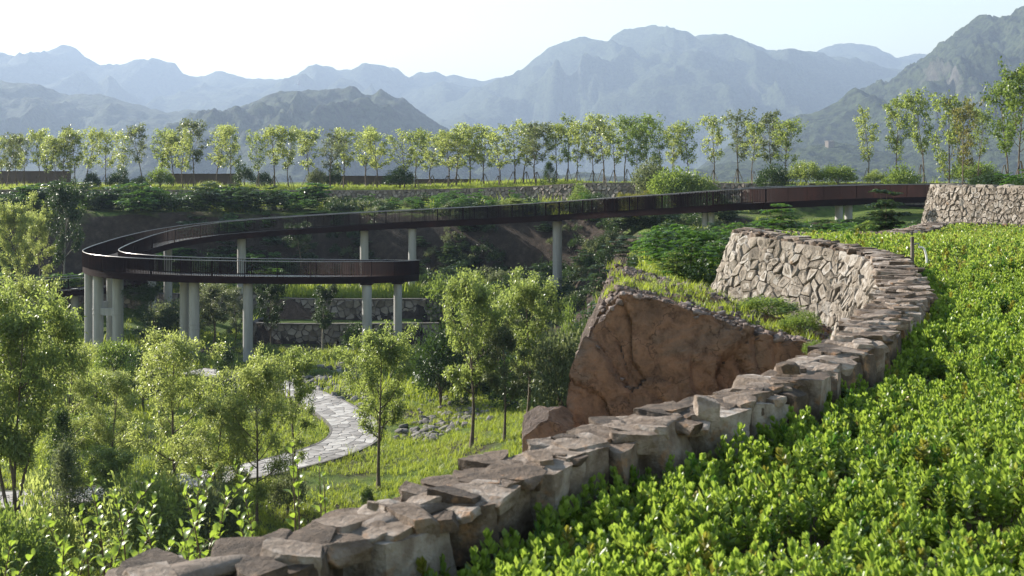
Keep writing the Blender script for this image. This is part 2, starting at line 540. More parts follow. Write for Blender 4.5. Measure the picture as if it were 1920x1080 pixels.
# centre line of the field wall: X, Y, top, width
WALL = np.array([(-2.66, 1.95, .46, .38), (-1.56, 3.0, .46, .38), (-.77, 3.79, .46, .38), (-.32, 4.31, .46, .39), (.07, 4.97, .46, .40), (.68, 5.68, .46, .42), (1.59, 6.81, .47, .44),
                 (2.50, 8.25, .50, .48), (3.25, 9.9, .50, .50), (3.98, 11.45, .50, .52), (4.85, 14.0, .51, .55), (5.65, 16.8, .54, .55), (5.80, 18.3, .58, .52),
                 (5.30, 19.8, .66, .50), (4.72, 21.4, .73, .50), (4.75, 22.4, .73, .55), (5.8, 23.8, .60, .7), (8.1, 26.0, .46, .75), (10.4, 28.8, .48, .8), (12.4, 32.6, .48, .7), (13.6, 33.0, .46, .5), (15.6, 31.4, .44, .45), (20.0, 26.0, .44, .45)])
WL, WS = catmull(WALL, 0.1)
WALL_LEN = WS[-1]

def wall_at(s):
    return np.array([np.interp(s, WS, WL[:, k]) for k in range(4)])
def wall_frame(s):
    p = wall_at(s)
    q0, q1 = wall_at(max(0, s - 0.15)), wall_at(min(WALL_LEN, s + 0.15))
    t = (q1 - q0)[:2]
    t /= np.linalg.norm(t) + 1e-9
    return p, t, np.array([t[1], -t[0]])

S_TIP = WS[np.argmin((WL[:, 0] - 4.72) ** 2 + (WL[:, 1] - 21.6) ** 2)]
i_tip = int(np.argmin(np.abs(WS - S_TIP)))

def ground_z(X, Y):
    X = np.asarray(X, float)
    Y = np.asarray(Y, float)
    p = np.stack([X, Y, 0 * X], -1).reshape(-1, 3)
    nz = fbm(p * 0.16, 3).reshape(X.shape)
    nf = fbm(p * 0.6 + 9, 3).reshape(X.shape)
    z = -10.5 + 0.16 * nz + 0.07 * nf
    # grassy hump right of the path
    z = z + 2.3 * ss((X + 6) / 9) * np.exp(-((Y - 42) / 13) ** 2)
    # stone tiers under the walkway
    tx = ss((X + 19.4) / 0.5) * ss((-6.0 - X) / 1.0)
    tier = np.where(Y > 83.9, 1.5, 0) * ss((98 - Y) / 4) + np.where(Y > 87.2, 1.5, 0) * ss((102 - Y) / 4)
    z = z + tier * tx
    # far bank below the terrace wall
    d = yw(X) - Y + 1.6 * nz
    bank = -10.5 + 3.2 * ss((44 - d) / 20) + 5.9 * ss((24 - d) / 4.2) + 0.9 * np.clip((18 - d) / 18, 0, 1)
    z = np.maximum(z, bank + 0.15 * nf + 0.5 * nz * ss((30 - d) / 6))
    # plateau to the right, under the walkway and the field
    xb = np.interp(Y, [10, 19, 26, 40, 60, 82, 110], [4.6, 2.9, 3.1, 5.2, 8.0, 10.5, 10.5])
    wd = np.interp(Y, [10, 26, 60, 90], [2.0, 2.4, 5.0, 7.0])
    pl = np.interp(Y, [0, 20, 30, 60, 90, 110], [-4.5, -0.55, -0.8, -1.6, -2.0, -2.0]) + 0.18 * nz + 0.08 * nf
    z = z + (np.maximum(pl, z) - z) * ss((X - xb + wd) / wd)
    hi = 1.42 + 0 * X
    beyond = ss((Y - (95 + 0.6 * (X - 25))) / 4) * ss((X - 22) / 4)
    this = ss((X - 0.392 * Y) / 2.0) * ss((Y - 40) / 6)
    z = z + (np.maximum(hi, z) - z) * np.maximum(beyond, this)
    # foot of the near wall
    xw = np.interp(Y, WL[:i_tip, 1], WL[:i_tip, 0])
    dn = np.maximum(xw - X, 0)
    near = np.maximum(-5.2 - 0.42 * dn, -10.5) + 0.2 * nz
    z = np.where(Y < 34, z + (np.maximum(near, z) - z) * ss((34 - Y) / 10), z)
    # terrace behind the far wall
    up = zw(X) - 0.03 + 0.024 * np.clip(Y - yw(X), 0, 40) * (1 - 1.15 * ss((X - 2) / 10)) + 0.05 * nf - 26 * ss((Y - yw(X) - 48) / 150)
    z = np.where(Y > yw(X) + 0.3, up, np.minimum(z, zw(X) - 1.7 + 1.55 * ss((X - 22) / 4)))
    return z

def axis(*seg):
    return np.unique(np.concatenate([np.arange(a, b, st) for a, b, st in seg]))
gx = axis((-9000, -900, 900), (-900, -150, 75), (-150, -52, 3.5), (-52, 30, 0.55), (30, 62, 1.2), (62, 160, 6), (160, 900, 74), (900, 9001, 900))
gy = axis((-40, 2, 6), (2, 30, 0.6), (30, 140, 0.55), (140, 185, 2.5), (185, 400, 16), (400, 1500, 100), (1500, 9500, 800))
GX, GY = np.meshgrid(gx, gy, indexing='ij')
GZ = ground_z(GX, GY)
ground = obj('ground', mesh('ground', np.stack([GX, GY, GZ], -1).reshape(-1, 3), [grid_faces(len(gx), len(gy))[:, ::-1]], True, M['ground']), kind='structure')
tag(ground, 'grassy valley floor and earth banks below the walkway')

def gz(x, y):
    return float(ground_z(np.array([float(x)]), np.array([float(y)]))[0])

def field_z(X, Y):
    X = np.asarray(X, float)
    Y = np.asarray(Y, float)
    n = fbm(np.stack([X, Y, 0 * X], -1).reshape(-1, 3) * 0.9, 3).reshape(X.shape)
    return 0.02 + 0.032 * ss((13 - Y) / 6) + 0.26 * np.exp(-((X - 6.4) ** 2 + (Y - 21.2) ** 2) / 8.0) + 0.04 * n

# soil of the field: rows between the wall and the right edge
wl_in = np.array([[*(wall_at(s)[:2]), 0] for s in WS])
def in_field(X, Y, margin):
    """inside the field wall by margin metres: nearest wall point lies to the left"""
    X = np.asarray(X, float); Y = np.asarray(Y, float)
    best = np.full(X.shape, 1e9); side = np.zeros(X.shape)
    A = WL[::3, :2]
    T = np.gradient(A, axis=0)
    T /= np.linalg.norm(T, axis=1)[:, None]
    for (ax, ay), (tx, ty), w in zip(A, T, WL[::3, 3]):
        dx, dy = X - ax, Y - ay
        d2 = dx * dx + dy * dy
        r = dx * ty - dy * tx - w / 2
        m = d2 < best
        best = np.where(m, d2, best)
        side = np.where(m, r, side)
    return side > margin

acc = Acc()
fy = np.arange(0.4, 36, 0.3)
fx = np.arange(-4, 30, 0.3)
FX, FY = np.meshgrid(fx, fy, indexing='ij')
ok = in_field(FX, FY, -0.26)
FZ = field_z(FX, FY)
fq = grid_faces(len(fx), len(fy))[:, ::-1]
fq = fq[ok.ravel()[fq].all(1)]
field = obj('field_soil', mesh('field_soil', np.stack([FX, FY, FZ], -1).reshape(-1, 3), [fq], True, M['soil']), kind='structure')
tag(field, 'brown soil of the planted field inside the stone wall')

# ------------------------------------------------------------------ mountains
def ridge(name, label, D, prof, depth, rough, seed, nu=300, nv=70, base=-30.0, spur=1.0, back=0.5):
    prof = np.array(prof, float)
    x0, x1 = prof[0, 0], prof[-1, 0]
    px = np.linspace(x0, x1, nu)
    py = np.interp(px, prof[:, 0], prof[:, 1])
    X = (px - 960) / F * D
    H = EYE - (py - HZ) / F * D
    H = H + rough * 0.35 * fbm(np.stack([X / (D * 0.012), 0 * X + seed, 0 * X], 1), 4) * np.clip((H - base) / (0.06 * D), 0, 1)
    v = np.concatenate([np.linspace(0, 1, int(nv * 0.78)), 1 + np.linspace(0, 1, nv - int(nv * 0.78) + 1)[1:] * back])
    XX = X[:, None] + 0 * v[None]
    HH = H[:, None] + 0 * v[None]
    VV = v[None] + 0 * X[:, None]
    YY = D - depth * (1 - VV)
    t = np.where(VV <= 1, VV, np.clip(1 - (VV - 1) / back, 0, 1))
    sc = D * 0.055
    q = np.stack([XX / sc + seed * 3.1, YY / sc * 0.55, 0 * XX + seed], -1).reshape(-1, 3)
    warp = fbm(q * 0.7, 3).reshape(XX.shape)
    q[:, 0] += 0.9 * warp.ravel()
    n = fbm(q, 5, 0.5, ridged=True).reshape(XX.shape)
    env = np.where(VV <= 1, (t * (1 - t)) ** 0.75 * 2.2, t * (1 - t))
    Z = base + (HH - base) * (t ** 1.05)
    Z = Z + (HH - base) * 0.36 * spur * env * (n - 0.12)
    q2 = np.stack([XX, YY, 0 * XX], -1).reshape(-1, 3) / (D * 0.0065)
    Z = Z + rough * 0.32 * fbm(q2 + seed, 4, 0.55).reshape(XX.shape) * np.clip(t * 3, 0, 1)
    me = mesh(name, np.stack([XX, YY, Z], -1).reshape(-1, 3), [grid_faces(nu, len(v))[:, ::-1]], True, MT[seed % 2])
    tag(obj(name, me, kind='structure'), label)

MT = [mountain_mat('wooded_slope', 1500.0), mountain_mat('wooded_slope_pale', 2200.0)]
ridge('mountains', 'palest farthest mountain range on the left skyline', 5200,
      [(-700, 190), (-400, 150), (-150, 150), (0, 124), (45, 106), (75, 98), (105, 92), (128, 83), (150, 98), (165, 110), (188, 122), (205, 128), (235, 126), (258, 114), (272, 110), (280, 117), (288, 110), (310, 119),
       (328, 119), (345, 140), (370, 146), (398, 138), (425, 132), (450, 142), (474, 151), (500, 147), (545, 153), (562, 150), (590, 131), (612, 122), (640, 131), (660, 130), (682, 120), (710, 124), (740, 126), (765, 147),
       (790, 136), (815, 135), (835, 143), (855, 137), (880, 147), (910, 150), (945, 146), (1000, 150), (1200, 170), (1500, 180), (1900, 220)], 1900, 34, 1, 380, 80, -40)
ridge('mountains', 'large blue mountain massif in the middle of the skyline', 4600,
      [(560, 330), (700, 262), (820, 205), (900, 165), (940, 149), (965, 139), (985, 124), (1010, 101), (1030, 90), (1060, 77), (1085, 72), (1110, 77), (1138, 82), (1150, 68), (1170, 55), (1190, 51), (1220, 55), (1245, 50), (1270, 62),
       (1285, 72), (1310, 65), (1330, 66), (1355, 66), (1390, 74), (1420, 88), (1450, 100), (1480, 99), (1520, 103), (1560, 110), (1600, 121), (1640, 132), (1700, 140), (1900, 160), (2200, 200)], 1700, 26, 2, 360, 80, -40)
ridge('mountains', 'small far mountain peeping out beside the right slope', 5600,
      [(1350, 190), (1450, 130), (1520, 104), (1550, 88), (1575, 81), (1600, 81), (1630, 86), (1660, 96), (1680, 109), (1705, 104), (1740, 99), (1800, 100), (2000, 130), (2300, 200)], 1300, 26, 3, 160, 50, -40)
ridge('hills', 'pale hill with spurs at the left under the far range', 3000,
      [(-600, 210), (-300, 190), (-100, 170), (0, 154), (60, 158), (130, 176), (200, 176), (250, 196), (320, 215), (360, 205), (430, 225), (520, 260), (600, 330)], 1100, 22, 4, 200, 60, -40)
ridge('hills', 'darker blue wooded hill left of centre before the range', 2200,
      [(230, 330), (300, 285), (360, 245), (400, 222), (440, 203), (480, 188), (520, 178), (560, 175), (610, 172), (640, 170), (668, 164), (685, 176), (700, 182), (716, 173), (740, 182), (765, 192), (790, 210), (815, 228),
       (850, 250), (900, 275), (980, 310), (1100, 345)], 800, 18, 5, 300, 80, -40, 1.2)
ridge('hills', 'steep rocky mountainside rising at the right edge', 2250,
      [(1330, 330), (1420, 275), (1500, 230), (1560, 205), (1610, 178), (1640, 162), (1665, 148), (1690, 138), (1715, 122), (1740, 104), (1765, 86), (1790, 70), (1812, 56), (1828, 42), (1838, 40), (1852, 35), (1868, 36), (1885, 45),
       (1892, 32), (1900, 18), (1912, 9), (1935, 0), (1980, -20), (2080, -60), (2250, -40), (2500, 40)], 1050, 42, 6, 460, 190, -40, 1.7)
ridge('hills', 'dark pointed spur at the foot of the right slope', 1900,
      [(1290, 330), (1380, 262), (1440, 237), (1480, 222), (1530, 208), (1570, 193), (1588, 172), (1602, 163), (1622, 174), (1642, 186), (1680, 215), (1740, 250), (1850, 300), (2000, 345)], 420, 10, 7, 200, 70, -40, 0.9)
ridge('hills', 'low green ridges behind the right hand trees', 1400,
      [(900, 345), (1080, 326), (1200, 335), (1300, 318), (1400, 298), (1480, 282), (1530, 270), (1560, 266), (1590, 272), (1640, 287), (1700, 276), (1780, 258), (1860, 232), (1920, 205), (2000, 170), (2200, 120), (2500, 150)], 480, 14, 8, 300, 100, -40, 1.0)

# watchtowers on the ridges
def tower(px, py, Y, w, h, label):
    p = P(px, py, Y)
    t = thing('watchtower', label, 'watchtower', p, 0.3, 'watchtowers on the ridges')
    a = Acc()
    box(a, (0, 0, h * 0.1), (w / 2, w / 2, h * 0.9))
    obj('tower_body', a.build('tower_body', M['stone'], False), t)
    a = Acc()
    for k in range(4):
        q = (k - 1.5) * w / 3.6
        for sx, sy in ((q, -w / 2 + .25), (q, w / 2 - .25), (-w / 2 + .25, q), (w / 2 - .25, q)):
            if abs(q) < w / 2 - .3 or sy != q:
                box(a, (sx, sy, h + 0.45), (w / 11, w / 11, 0.45))
    obj('battlement', a.build('battlement', M['stone'], False), t)
tower(1691, 186, 2090, 5.5, 12, 'small pale watchtower standing on the right slope')
tower(1555, 272, 1380, 7.5, 4.5, 'low ruined watchtower on the green knoll behind the trees')
tower(1832, 46, 2240, 11, 8, 'block-like watchtower on the rocky skyline at the right')

# ------------------------------------------------------------------ air
acc = Acc()
box(acc, (0, 4400, 379), (7900, 4990, 421))
hz_me = acc.build('haze', None, False)
hm, nt, out = new_mat('haze')
pv = nt.nodes.new('ShaderNodeVolumePrincipled')
pv.inputs['Color'].default_value = (0.45, 0.57, 0.79, 1)
pv.inputs['Density'].default_value = HAZE_DENSITY
pv.inputs['Anisotropy'].default_value = 0.15
nt.links.new(pv.outputs[0], out.inputs['Volume'])
hz_me.materials.append(hm)
haze = obj('haze', hz_me, kind='stuff')
tag(haze, 'pale summer haze over the valley and mountains')
haze.display_type = 'WIRE'
# ------------------------------------------------------------------ stones
def sphere_grid(res):
    """surface grid of a cube, shared vertices: (V in [-1,1], quads)"""
    idx, V, Q = {}, [], []
    def vid(a):
        if a not in idx:
            idx[a] = len(V)
            V.append([2.0 * c / res - 1 for c in a])
        return idx[a]
    for ax in range(3):
        for sd in (0, res):
            for i in range(res):
                for j in range(res):
                    c = []
                    for di, dj in ((0, 0), (1, 0), (1, 1), (0, 1)):
                        k = [0, 0, 0]
                        k[ax] = sd
                        k[(ax + 1) % 3] = i + di
                        k[(ax + 2) % 3] = j + dj
                        c.append(vid(tuple(k)))
                    Q.append(c if sd else c[::-1])
    return np.array(V, float), np.array(Q)
SG = {r: sphere_grid(r) for r in (2, 3, 4, 6, 9, 10, 12, 18)}

def stone_verts(rng, h, res=6, cuts=7, rnd=0.25, amp=0.05, freq=3.0, flat=False, zcut=None):
    """broken stone: a box with rounded corners, cut by random planes, roughened. h = half sizes"""
    V, Q = SG[res]
    h = np.asarray(h, float)
    L = np.linalg.norm(V, axis=1)[:, None]
    mx = np.abs(V).max(1)[:, None]
    V = V * (1 - rnd) + rnd * V / L * mx * 1.15
    # shear the box a little
    V = V * (1 + 0.16 * rng.uniform(-1, 1, 3)) + V[:, [1, 2, 0]] * 0.13 * rng.uniform(-1, 1, 3)
    for k in range(cuts):
        n = rng.normal(size=3)
        if zcut is not None:
            n[2] *= zcut
        elif flat:
            n[2] *= 0.45
        n /= np.linalg.norm(n)
        d = rng.uniform(0.72, 1.0) * np.abs(n).sum() * 0.78
        e = V @ n - d
        V = V - np.maximum(e, 0)[:, None] * n
    P3 = V * h
    s = h.mean()
    nrm = V / (np.linalg.norm(V, axis=1)[:, None] + 1e-6)
    k = fbm(P3 / s * freq * 0.5 + rng.uniform(0, 90, 3), 5, 0.6)
    if flat:                                   # layered edges
        k = k + 0.35 * np.sin(P3[:, 2] / h[2] * 5 + 3 * vnoise(P3 / s * 2))
    return P3 + nrm * (amp * s * 2 * k)[:, None], Q

def rot_z(V, a):
    c, s = math.cos(a), math.sin(a)
    return np.stack([V[:, 0] * c - V[:, 1] * s, V[:, 0] * s + V[:, 1] * c, V[:, 2]], 1)

class Stones:
    """pieces of one part: the 300 that look largest become objects, the rest one mesh"""
    def __init__(self, parent, name, mat, smooth=True, limit=300):
        self.parent, self.name, self.mat, self.smooth, self.limit, self.items = parent, name, mat, smooth, limit, []
    def add(self, V, Fs, bias=1.0):
        V = np.asarray(V, float)
        c = V.mean(0)
        d = max(0.5, c[1])
        sz = np.ptp(V, axis=0)
        inside = abs(c[0] / d * F) < 1040
        self.items.append((bias * float(np.sort(sz)[1]) / d * (1 if inside else 0.02), c, V, Fs))
    def emit(self, rest=None):
        self.items.sort(key=lambda i: -i[0])
        for _, c, V, Fs in self.items[:self.limit]:
            me = mesh(self.name, V - c, Fs, self.smooth, self.mat)
            if self.smooth:
                me.set_sharp_from_angle(angle=math.radians(38))
            obj(self.name, me, self.parent, c)
        if len(self.items) > self.limit:
            a = Acc()
            for _, c, V, Fs in self.items[self.limit:]:
                a.add(V, *Fs)
            me = a.build(rest or self.name, self.mat, self.smooth)
            if self.smooth:
                me.set_sharp_from_angle(angle=math.radians(38))
            obj(rest or self.name, me, self.parent, kind='stuff')

def voronoi(W, H, size, rng, asp=1.0, jit=0.42):
    """cells of a jittered grid over [0,W]x[0,H]"""
    nx, ny = max(2, round(W / (size * asp))), max(2, round(H / size))
    pts = []
    for j in range(ny):
        for i in range(nx):
            pts.append(((i + 0.5 + (0.5 if j % 2 else 0) * 0.9 + rng.uniform(-jit, jit)) * W / nx % W, (j + 0.5 + rng.uniform(-jit, jit)) * H / ny))
    pts = np.array(pts)
    extra = rng.uniform(size=(int(len(pts) * 0.12), 2)) * [W, H]
    pts = np.vstack([pts, extra])
    cells = []
    R = 2.6 * size * max(1, asp)
    for k, p in enumerate(pts):
        poly = [(max(0, p[0] - R), max(0, p[1] - R)), (min(W, p[0] + R), max(0, p[1] - R)), (min(W, p[0] + R), min(H, p[1] + R)), (max(0, p[0] - R), min(H, p[1] + R))]
        d = np.abs(pts - p)
        near = np.where((d[:, 0] < 2 * R) & (d[:, 1] < 2 * R))[0]
        near = near[np.argsort(((pts[near] - p) ** 2).sum(1))][1:22]
        for q in pts[near]:
            nx_, ny_ = q[0] - p[0], q[1] - p[1]
            cc = (q[0] ** 2 + q[1] ** 2 - p[0] ** 2 - p[1] ** 2) / 2
            out = []
            for a, b in zip(poly, poly[1:] + poly[:1]):
                da, db = a[0] * nx_ + a[1] * ny_ - cc, b[0] * nx_ + b[1] * ny_ - cc
                if da <= 0:
                    out.append(a)
                if da * db < 0:
                    u = da / (da - db)
                    out.append((a[0] + u * (b[0] - a[0]), a[1] + u * (b[1] - a[1])))
            poly = out
            if len(poly) < 3:
                break
        if len(poly) >= 3:
            cells.append(np.array(poly))
    return cells

def chaikin(p):
    a, b = p, np.roll(p, -1, axis=0)
    return np.stack([a * 0.87 + b * 0.13, a * 0.13 + b * 0.87], 1).reshape(-1, 2)

def face_stone(poly, S2P, rng, joint, bulge, wob, coarse=False, sunk=0.10):
    c = poly.mean(0)
    r = np.linalg.norm(poly - c, axis=1).mean()
    if r < joint * 1.6:
        return None
    poly = c + (poly - c) * (1 - joint / r)
    if not coarse:
        poly = chaikin(poly)
    n = len(poly)
    poly = poly + rng.normal(size=(n, 2)) * r * 0.035
    tilt = rng.normal(size=2) * 0.16
    base = rng.uniform(-0.35, 0.5) * bulge
    def dd(p, d):
        return base + d + ((p - c) @ tilt)
    rings = [(1.02, -sunk, 0), (1.0, 0.25 * bulge, 0.3), (0.90, 0.9 * bulge, 1)]
    if not coarse:
        rings.append((0.52, 1.0 * bulge, 1.6))
    V = []
    for sc, d, w in rings:
        p = c + (poly - c) * sc
        dep = dd(p, d) if d >= 0 else np.full(n, d)
        dep = dep + w * wob * rng.normal(size=n)
        V.append(S2P(p[:, 0], p[:, 1], dep))
    cc = c[None]
    V.append(S2P(cc[:, 0], cc[:, 1], np.array([base + bulge * (1.0 + 0.3 * rng.normal())])))
    k = len(rings)
    q = grid_faces(k, n, True)
    j = np.arange(n)
    tri = np.stack([(k - 1) * n + j, (k - 1) * n + (j + 1) % n, np.full(n, k * n)], 1)
    V = np.concatenate(V)
    # stones must face outwards
    nv = np.cross(V[tri[0, 1]] - V[tri[0, 0]], V[tri[0, 2]] - V[tri[0, 0]])
    o = S2P(np.array([c[0]]), np.array([c[1]]), np.array([1.0]))[0] - S2P(np.array([c[0]]), np.array([c[1]]), np.array([0.0]))[0]
    if nv @ o < 0:
        q, tri = q[:, ::-1], tri[:, ::-1]
    return V, [q, tri]

def poly_s2p(line, s, top, bottom, batter, side):
    """maps (along, up from the foot, outwards) to the world for a wall face on an (x, y) line; side +1: right of travel"""
    t = np.gradient(line[:, :2], axis=0)
    t /= np.linalg.norm(t, axis=1)[:, None] + 1e-9
    nr = np.stack([t[:, 1], -t[:, 0]], 1) * side
    for _ in range(6):
        nr[1:-1] = (nr[:-2] + nr[1:-1] * 2 + nr[2:]) / 4
    nr /= np.linalg.norm(nr, axis=1)[:, None]
    def S2P(a, u, d):
        a, u, d = np.asarray(a, float), np.asarray(u, float), np.asarray(d, float)
        x, y = np.interp(a, s, line[:, 0]), np.interp(a, s, line[:, 1])
        nx, ny = np.interp(a, s, nr[:, 0]), np.interp(a, s, nr[:, 1])
        zt, zb = np.interp(a, s, top), np.interp(a, s, bottom)
        z = zb + u * (zt - zb)
        off = d + (zt - z) * batter
        return np.stack([x + nx * off, y + ny * off, z + d * 0.25], 1)
    return S2P

def rubble_face(parent, line, s, top, bottom, batter, side, size, asp, bulge, joint, mat, mort, seed, coarse=False, limit=300, name='stone', step=0.25):
    rng = np.random.default_rng(seed)
    L = s[-1] - s[0]
    Hm = float(np.mean(np.asarray(top) - np.asarray(bottom)))
    S2Pn = poly_s2p(line, s - s[0], top, bottom, batter, side)
    S2P = lambda a, u, d: S2Pn(a, u / Hm, d)
    st = Stones(parent, name, mat, True, limit)
    for poly in voronoi(L, Hm, size, rng, asp):
        r = face_stone(poly, S2P, rng, joint, bulge, bulge * 0.16, coarse)
        if r:
            st.add(*r)
    st.emit('small_stone' if limit else name)
    nu, nv = max(2, int(L / step)), 6
    A, U = np.meshgrid(np.linspace(0, L, nu), np.linspace(0, Hm, nv), indexing='ij')
    dn = -0.018 + 0.012 * fbm(np.stack([A * 4, U * 4, 0 * A], -1).reshape(-1, 3), 3)
    V = S2P(A.ravel(), U.ravel(), dn)
    q = grid_faces(nu, nv)
    return obj('mortar', mesh('mortar', V, [q if side < 0 else q[:, ::-1]], True, mort), parent)

# ------------------------------------------------------------------ the field wall
field_wall = thing('stone_wall', 'long dry-stone wall curving round the green field', 'stone wall', (0, 0, 0))
rng = np.random.default_rng(11)
cop = Stones(field_wall, 'coping_stone', M['coping'])
blk = Stones(field_wall, 'wall_block', M['coping'])
# core
nS = np.arange(0, WALL_LEN, 0.12)
core, cn = [], 0
for s in nS:
    p, t, r = wall_frame(s)
    w = p[3] / 2
    c2 = p[:2]
    zin = float(field_z(np.array([c2[0] + r[0] * w]), np.array([c2[1] + r[1] * w]))[0]) - 0.15
    ring = [(w - .15, zin), (w - .15, zin + .2), (w - .15, p[2] - .12), (w - .14, p[2] - .04), (w * .5, p[2] + .0), (0, p[2] + .01), (-w * .5, p[2] + .0), (-w + .08, p[2] - .03), (-w + .05, p[2] - .2), (-w - .42, p[2] - 1.35), (-w - .8, p[2] - 2.6), (-w - 1.8, p[2] - 6.2)]
    core.append([[*(c2 + r * o), z] for o, z in ring])
core = np.array(core)
nr_ = core.shape[1]
cf = core.reshape(-1, 3)
k = fbm(cf * 5.0, 4)
cf = cf + np.stack([0.02 * k, 0.02 * fbm(cf * 5 + 40, 3), 0.035 * k], 1)
obj('mortar', mesh('mortar', cf, [grid_faces(len(nS), nr_)[:, ::-1]], True, M['mortar']), field_wall)

def put(stones, V, Q, s, off, zc, rz=0.0, tilt=(0, 0)):
    p, t, r = wall_frame(s)
    V = V + np.outer(V[:, 0] * tilt[0] + V[:, 1] * tilt[1], [0, 0, 1.0])
    a = math.atan2(t[1], t[0]) + rz
    V = rot_z(V, a)
    V = V + np.array([p[0] + r[0] * off, p[1] + r[1] * off, zc])
    stones.add(V, [Q])

def res_for(y):
    return 18 if y < 6.5 else 10 if y < 12 else 6 if y < 20 else 4

# two courses of blocks facing the field, one on the outer edge
for course, zt0, hh, side in ((0, 0.0, 0.15, 1), (1, -0.27, 0.15, 1), (0, 0.0, 0.10, -1)):
    s = 0.2 * rng.random()
    while s < WALL_LEN - 0.5:
        p = wall_at(s)
        L = rng.uniform(0.20, 0.50) if p[1] < 17 else rng.uniform(0.28, 0.5)
        if side < 0:
            L *= 0.9
        p = wall_at(s + L / 2)
        h2 = hh * rng.uniform(0.82, 1.12)
        dep = rng.uniform(0.12, 0.20)
        V, Q = stone_verts(rng, (L / 2 * 0.98, dep, h2), res_for(p[1]), 5, 0.10, 0.05, 4.0, False, 0.30)
        put(blk, V, Q, s + L / 2, side * (p[3] / 2 - dep + rng.uniform(-.02, .02)), p[2] + zt0 - h2 + rng.uniform(-.022, .018), rng.normal() * 0.05, (rng.normal() * .03, rng.normal() * .04))
        s += L * 1.035 + 0.006
# flat slabs laid over the top
s = 0.0
while s < WALL_LEN - 0.4:
    p = wall_at(s)
    far = ss((p[1] - 9.0) / 3)
    n_across = 2 if rng.random() < 0.6 else 3
    for k in range(n_across):
        lx = rng.uniform(0.05, 0.14) * (1 - 0.25 * far)
        ly = rng.uniform(0.05, 0.13) * (1 + 0.75 * far)
        hz_ = rng.uniform(0.018, 0.042)
        off = ((k + 0.5) / n_across - 0.5) * p[3] * 0.62 + rng.uniform(-.04, .04)
        V, Q = stone_verts(rng, (lx, ly, hz_), res_for(p[1]), 7, 0.12, 0.03, 3.5, True)
        put(cop, V, Q, min(WALL_LEN, s + rng.uniform(0, .25)), off, p[2] + rng.uniform(-.032, .006), rng.normal() * (0.5 - .25 * far), (rng.normal() * .07, rng.normal() * .07))
    s += rng.uniform(0.12, 0.24) * (1 - 0.2 * far)
cop.emit('small_coping_stone')
blk.emit('small_wall_block')

# outer face of the bay, seen from the camera: foot above the rock
m = (WL[:, 1] > 9.0) & (WS < S_TIP + 3.6)
ln, sv = WL[m], WS[m]
t_ = np.gradient(ln[:, :2], axis=0)
t_ /= np.linalg.norm(t_, axis=1)[:, None]
ln_out = ln[:, :2] - np.stack([t_[:, 1], -t_[:, 0]], 1) * (ln[:, 3:4] / 2 + 0.0)
bot = np.interp(sv, [sv[0], S_TIP - 6, S_TIP, sv[-1]], [-1.2, -1.0, -0.62, -0.65])
rubble_face(field_wall, ln_out, sv, ln[:, 2] - 0.05, bot, 0.36, -1, 0.20, 1.3, 0.028, 0.006, M['stone'], M['mortar'], 5, name='face_stone')

# loose stones lying on the coping
rng = np.random.default_rng(4)
for px, py, h, lab in ((1325, 765, (.05, .045, .055), 'pointed brown stone standing loose on the wall top'),
                       (1480, 690, (.07, .06, .035), 'loose grey stone lying where the wall meets the rock'),
                       (700, 948, (.022, .02, .016), 'small pale pebble on the near wall top')):
    Y = F * (EYE - 0.56) / (py - HZ)
    p = P(px, py, Y)
    V, Q = stone_verts(rng, h, 9, 8, 0.2, 0.04, 3.0)
    me = mesh('loose_stone', V, [Q], True, M['coping'])
    me.set_sharp_from_angle(angle=math.radians(38))
    tag(obj('loose_stone', me, None, p), lab, 'stone')

# ------------------------------------------------------------------ stone bastion at the right
bast = thing('stone_bastion', 'pale stone bastion beyond the field under staked trees', 'stone wall', (0, 0, 0))
bl, bs = catmull(np.array([(18.7, 47.0), (15.8, 42.0), (14.95, 39.4), (15.3, 37.8), (16.2, 35.6), (17.7, 31.8), (21, 25.0)]), 0.25)
rubble_face(bast, bl, bs, np.full(len(bs), 1.50), np.full(len(bs), 0.05), 0.22, 1, 0.20, 1.05, 0.04, 0.006, M['stone'], M['mortar'], 8, name='face_stone')
rng = np.random.default_rng(9)
cs = Stones(bast, 'coping_stone', M['stone'])
s = 0.3
while s < bs[-1] - 0.6:
    x, y = np.interp(s, bs, bl[:, 0]), np.interp(s, bs, bl[:, 1])
    x2, y2 = np.interp(s + .2, bs, bl[:, 0]), np.interp(s + .2, bs, bl[:, 1])
    a = math.atan2(y2 - y, x2 - x)
    l = rng.uniform(0.22, 0.45)
    V, Q = stone_verts(rng, (l / 2, 0.2, 0.06), 4, 6, 0.2, 0.04, 3.0, True)
    V = rot_z(V, a)
    cs.add(V + np.array([x - math.sin(a) * .16, y + math.cos(a) * .16, 1.52 + rng.uniform(-.02, .03)]), [Q])
    s += l
cs.emit()
bt = np.vstack([bl, [(60, 25), (60, 60), (30, 60)]])
me = bpy.data.meshes.new('terrace_soil')
bm = bmesh.new()
bm.faces.new([bm.verts.new((x, y, 1.44)) for x, y in bt])
bmesh.ops.triangulate(bm, faces=bm.faces[:])
bm.normal_update()
for f in bm.faces:
    if f.normal.z < 0:
        f.normal_flip()
bm.to_mesh(me)
me.materials.append(M['ground'])
tag(obj('terrace_ground', me, None, kind='structure'), 'ground on top of the stone bastion')

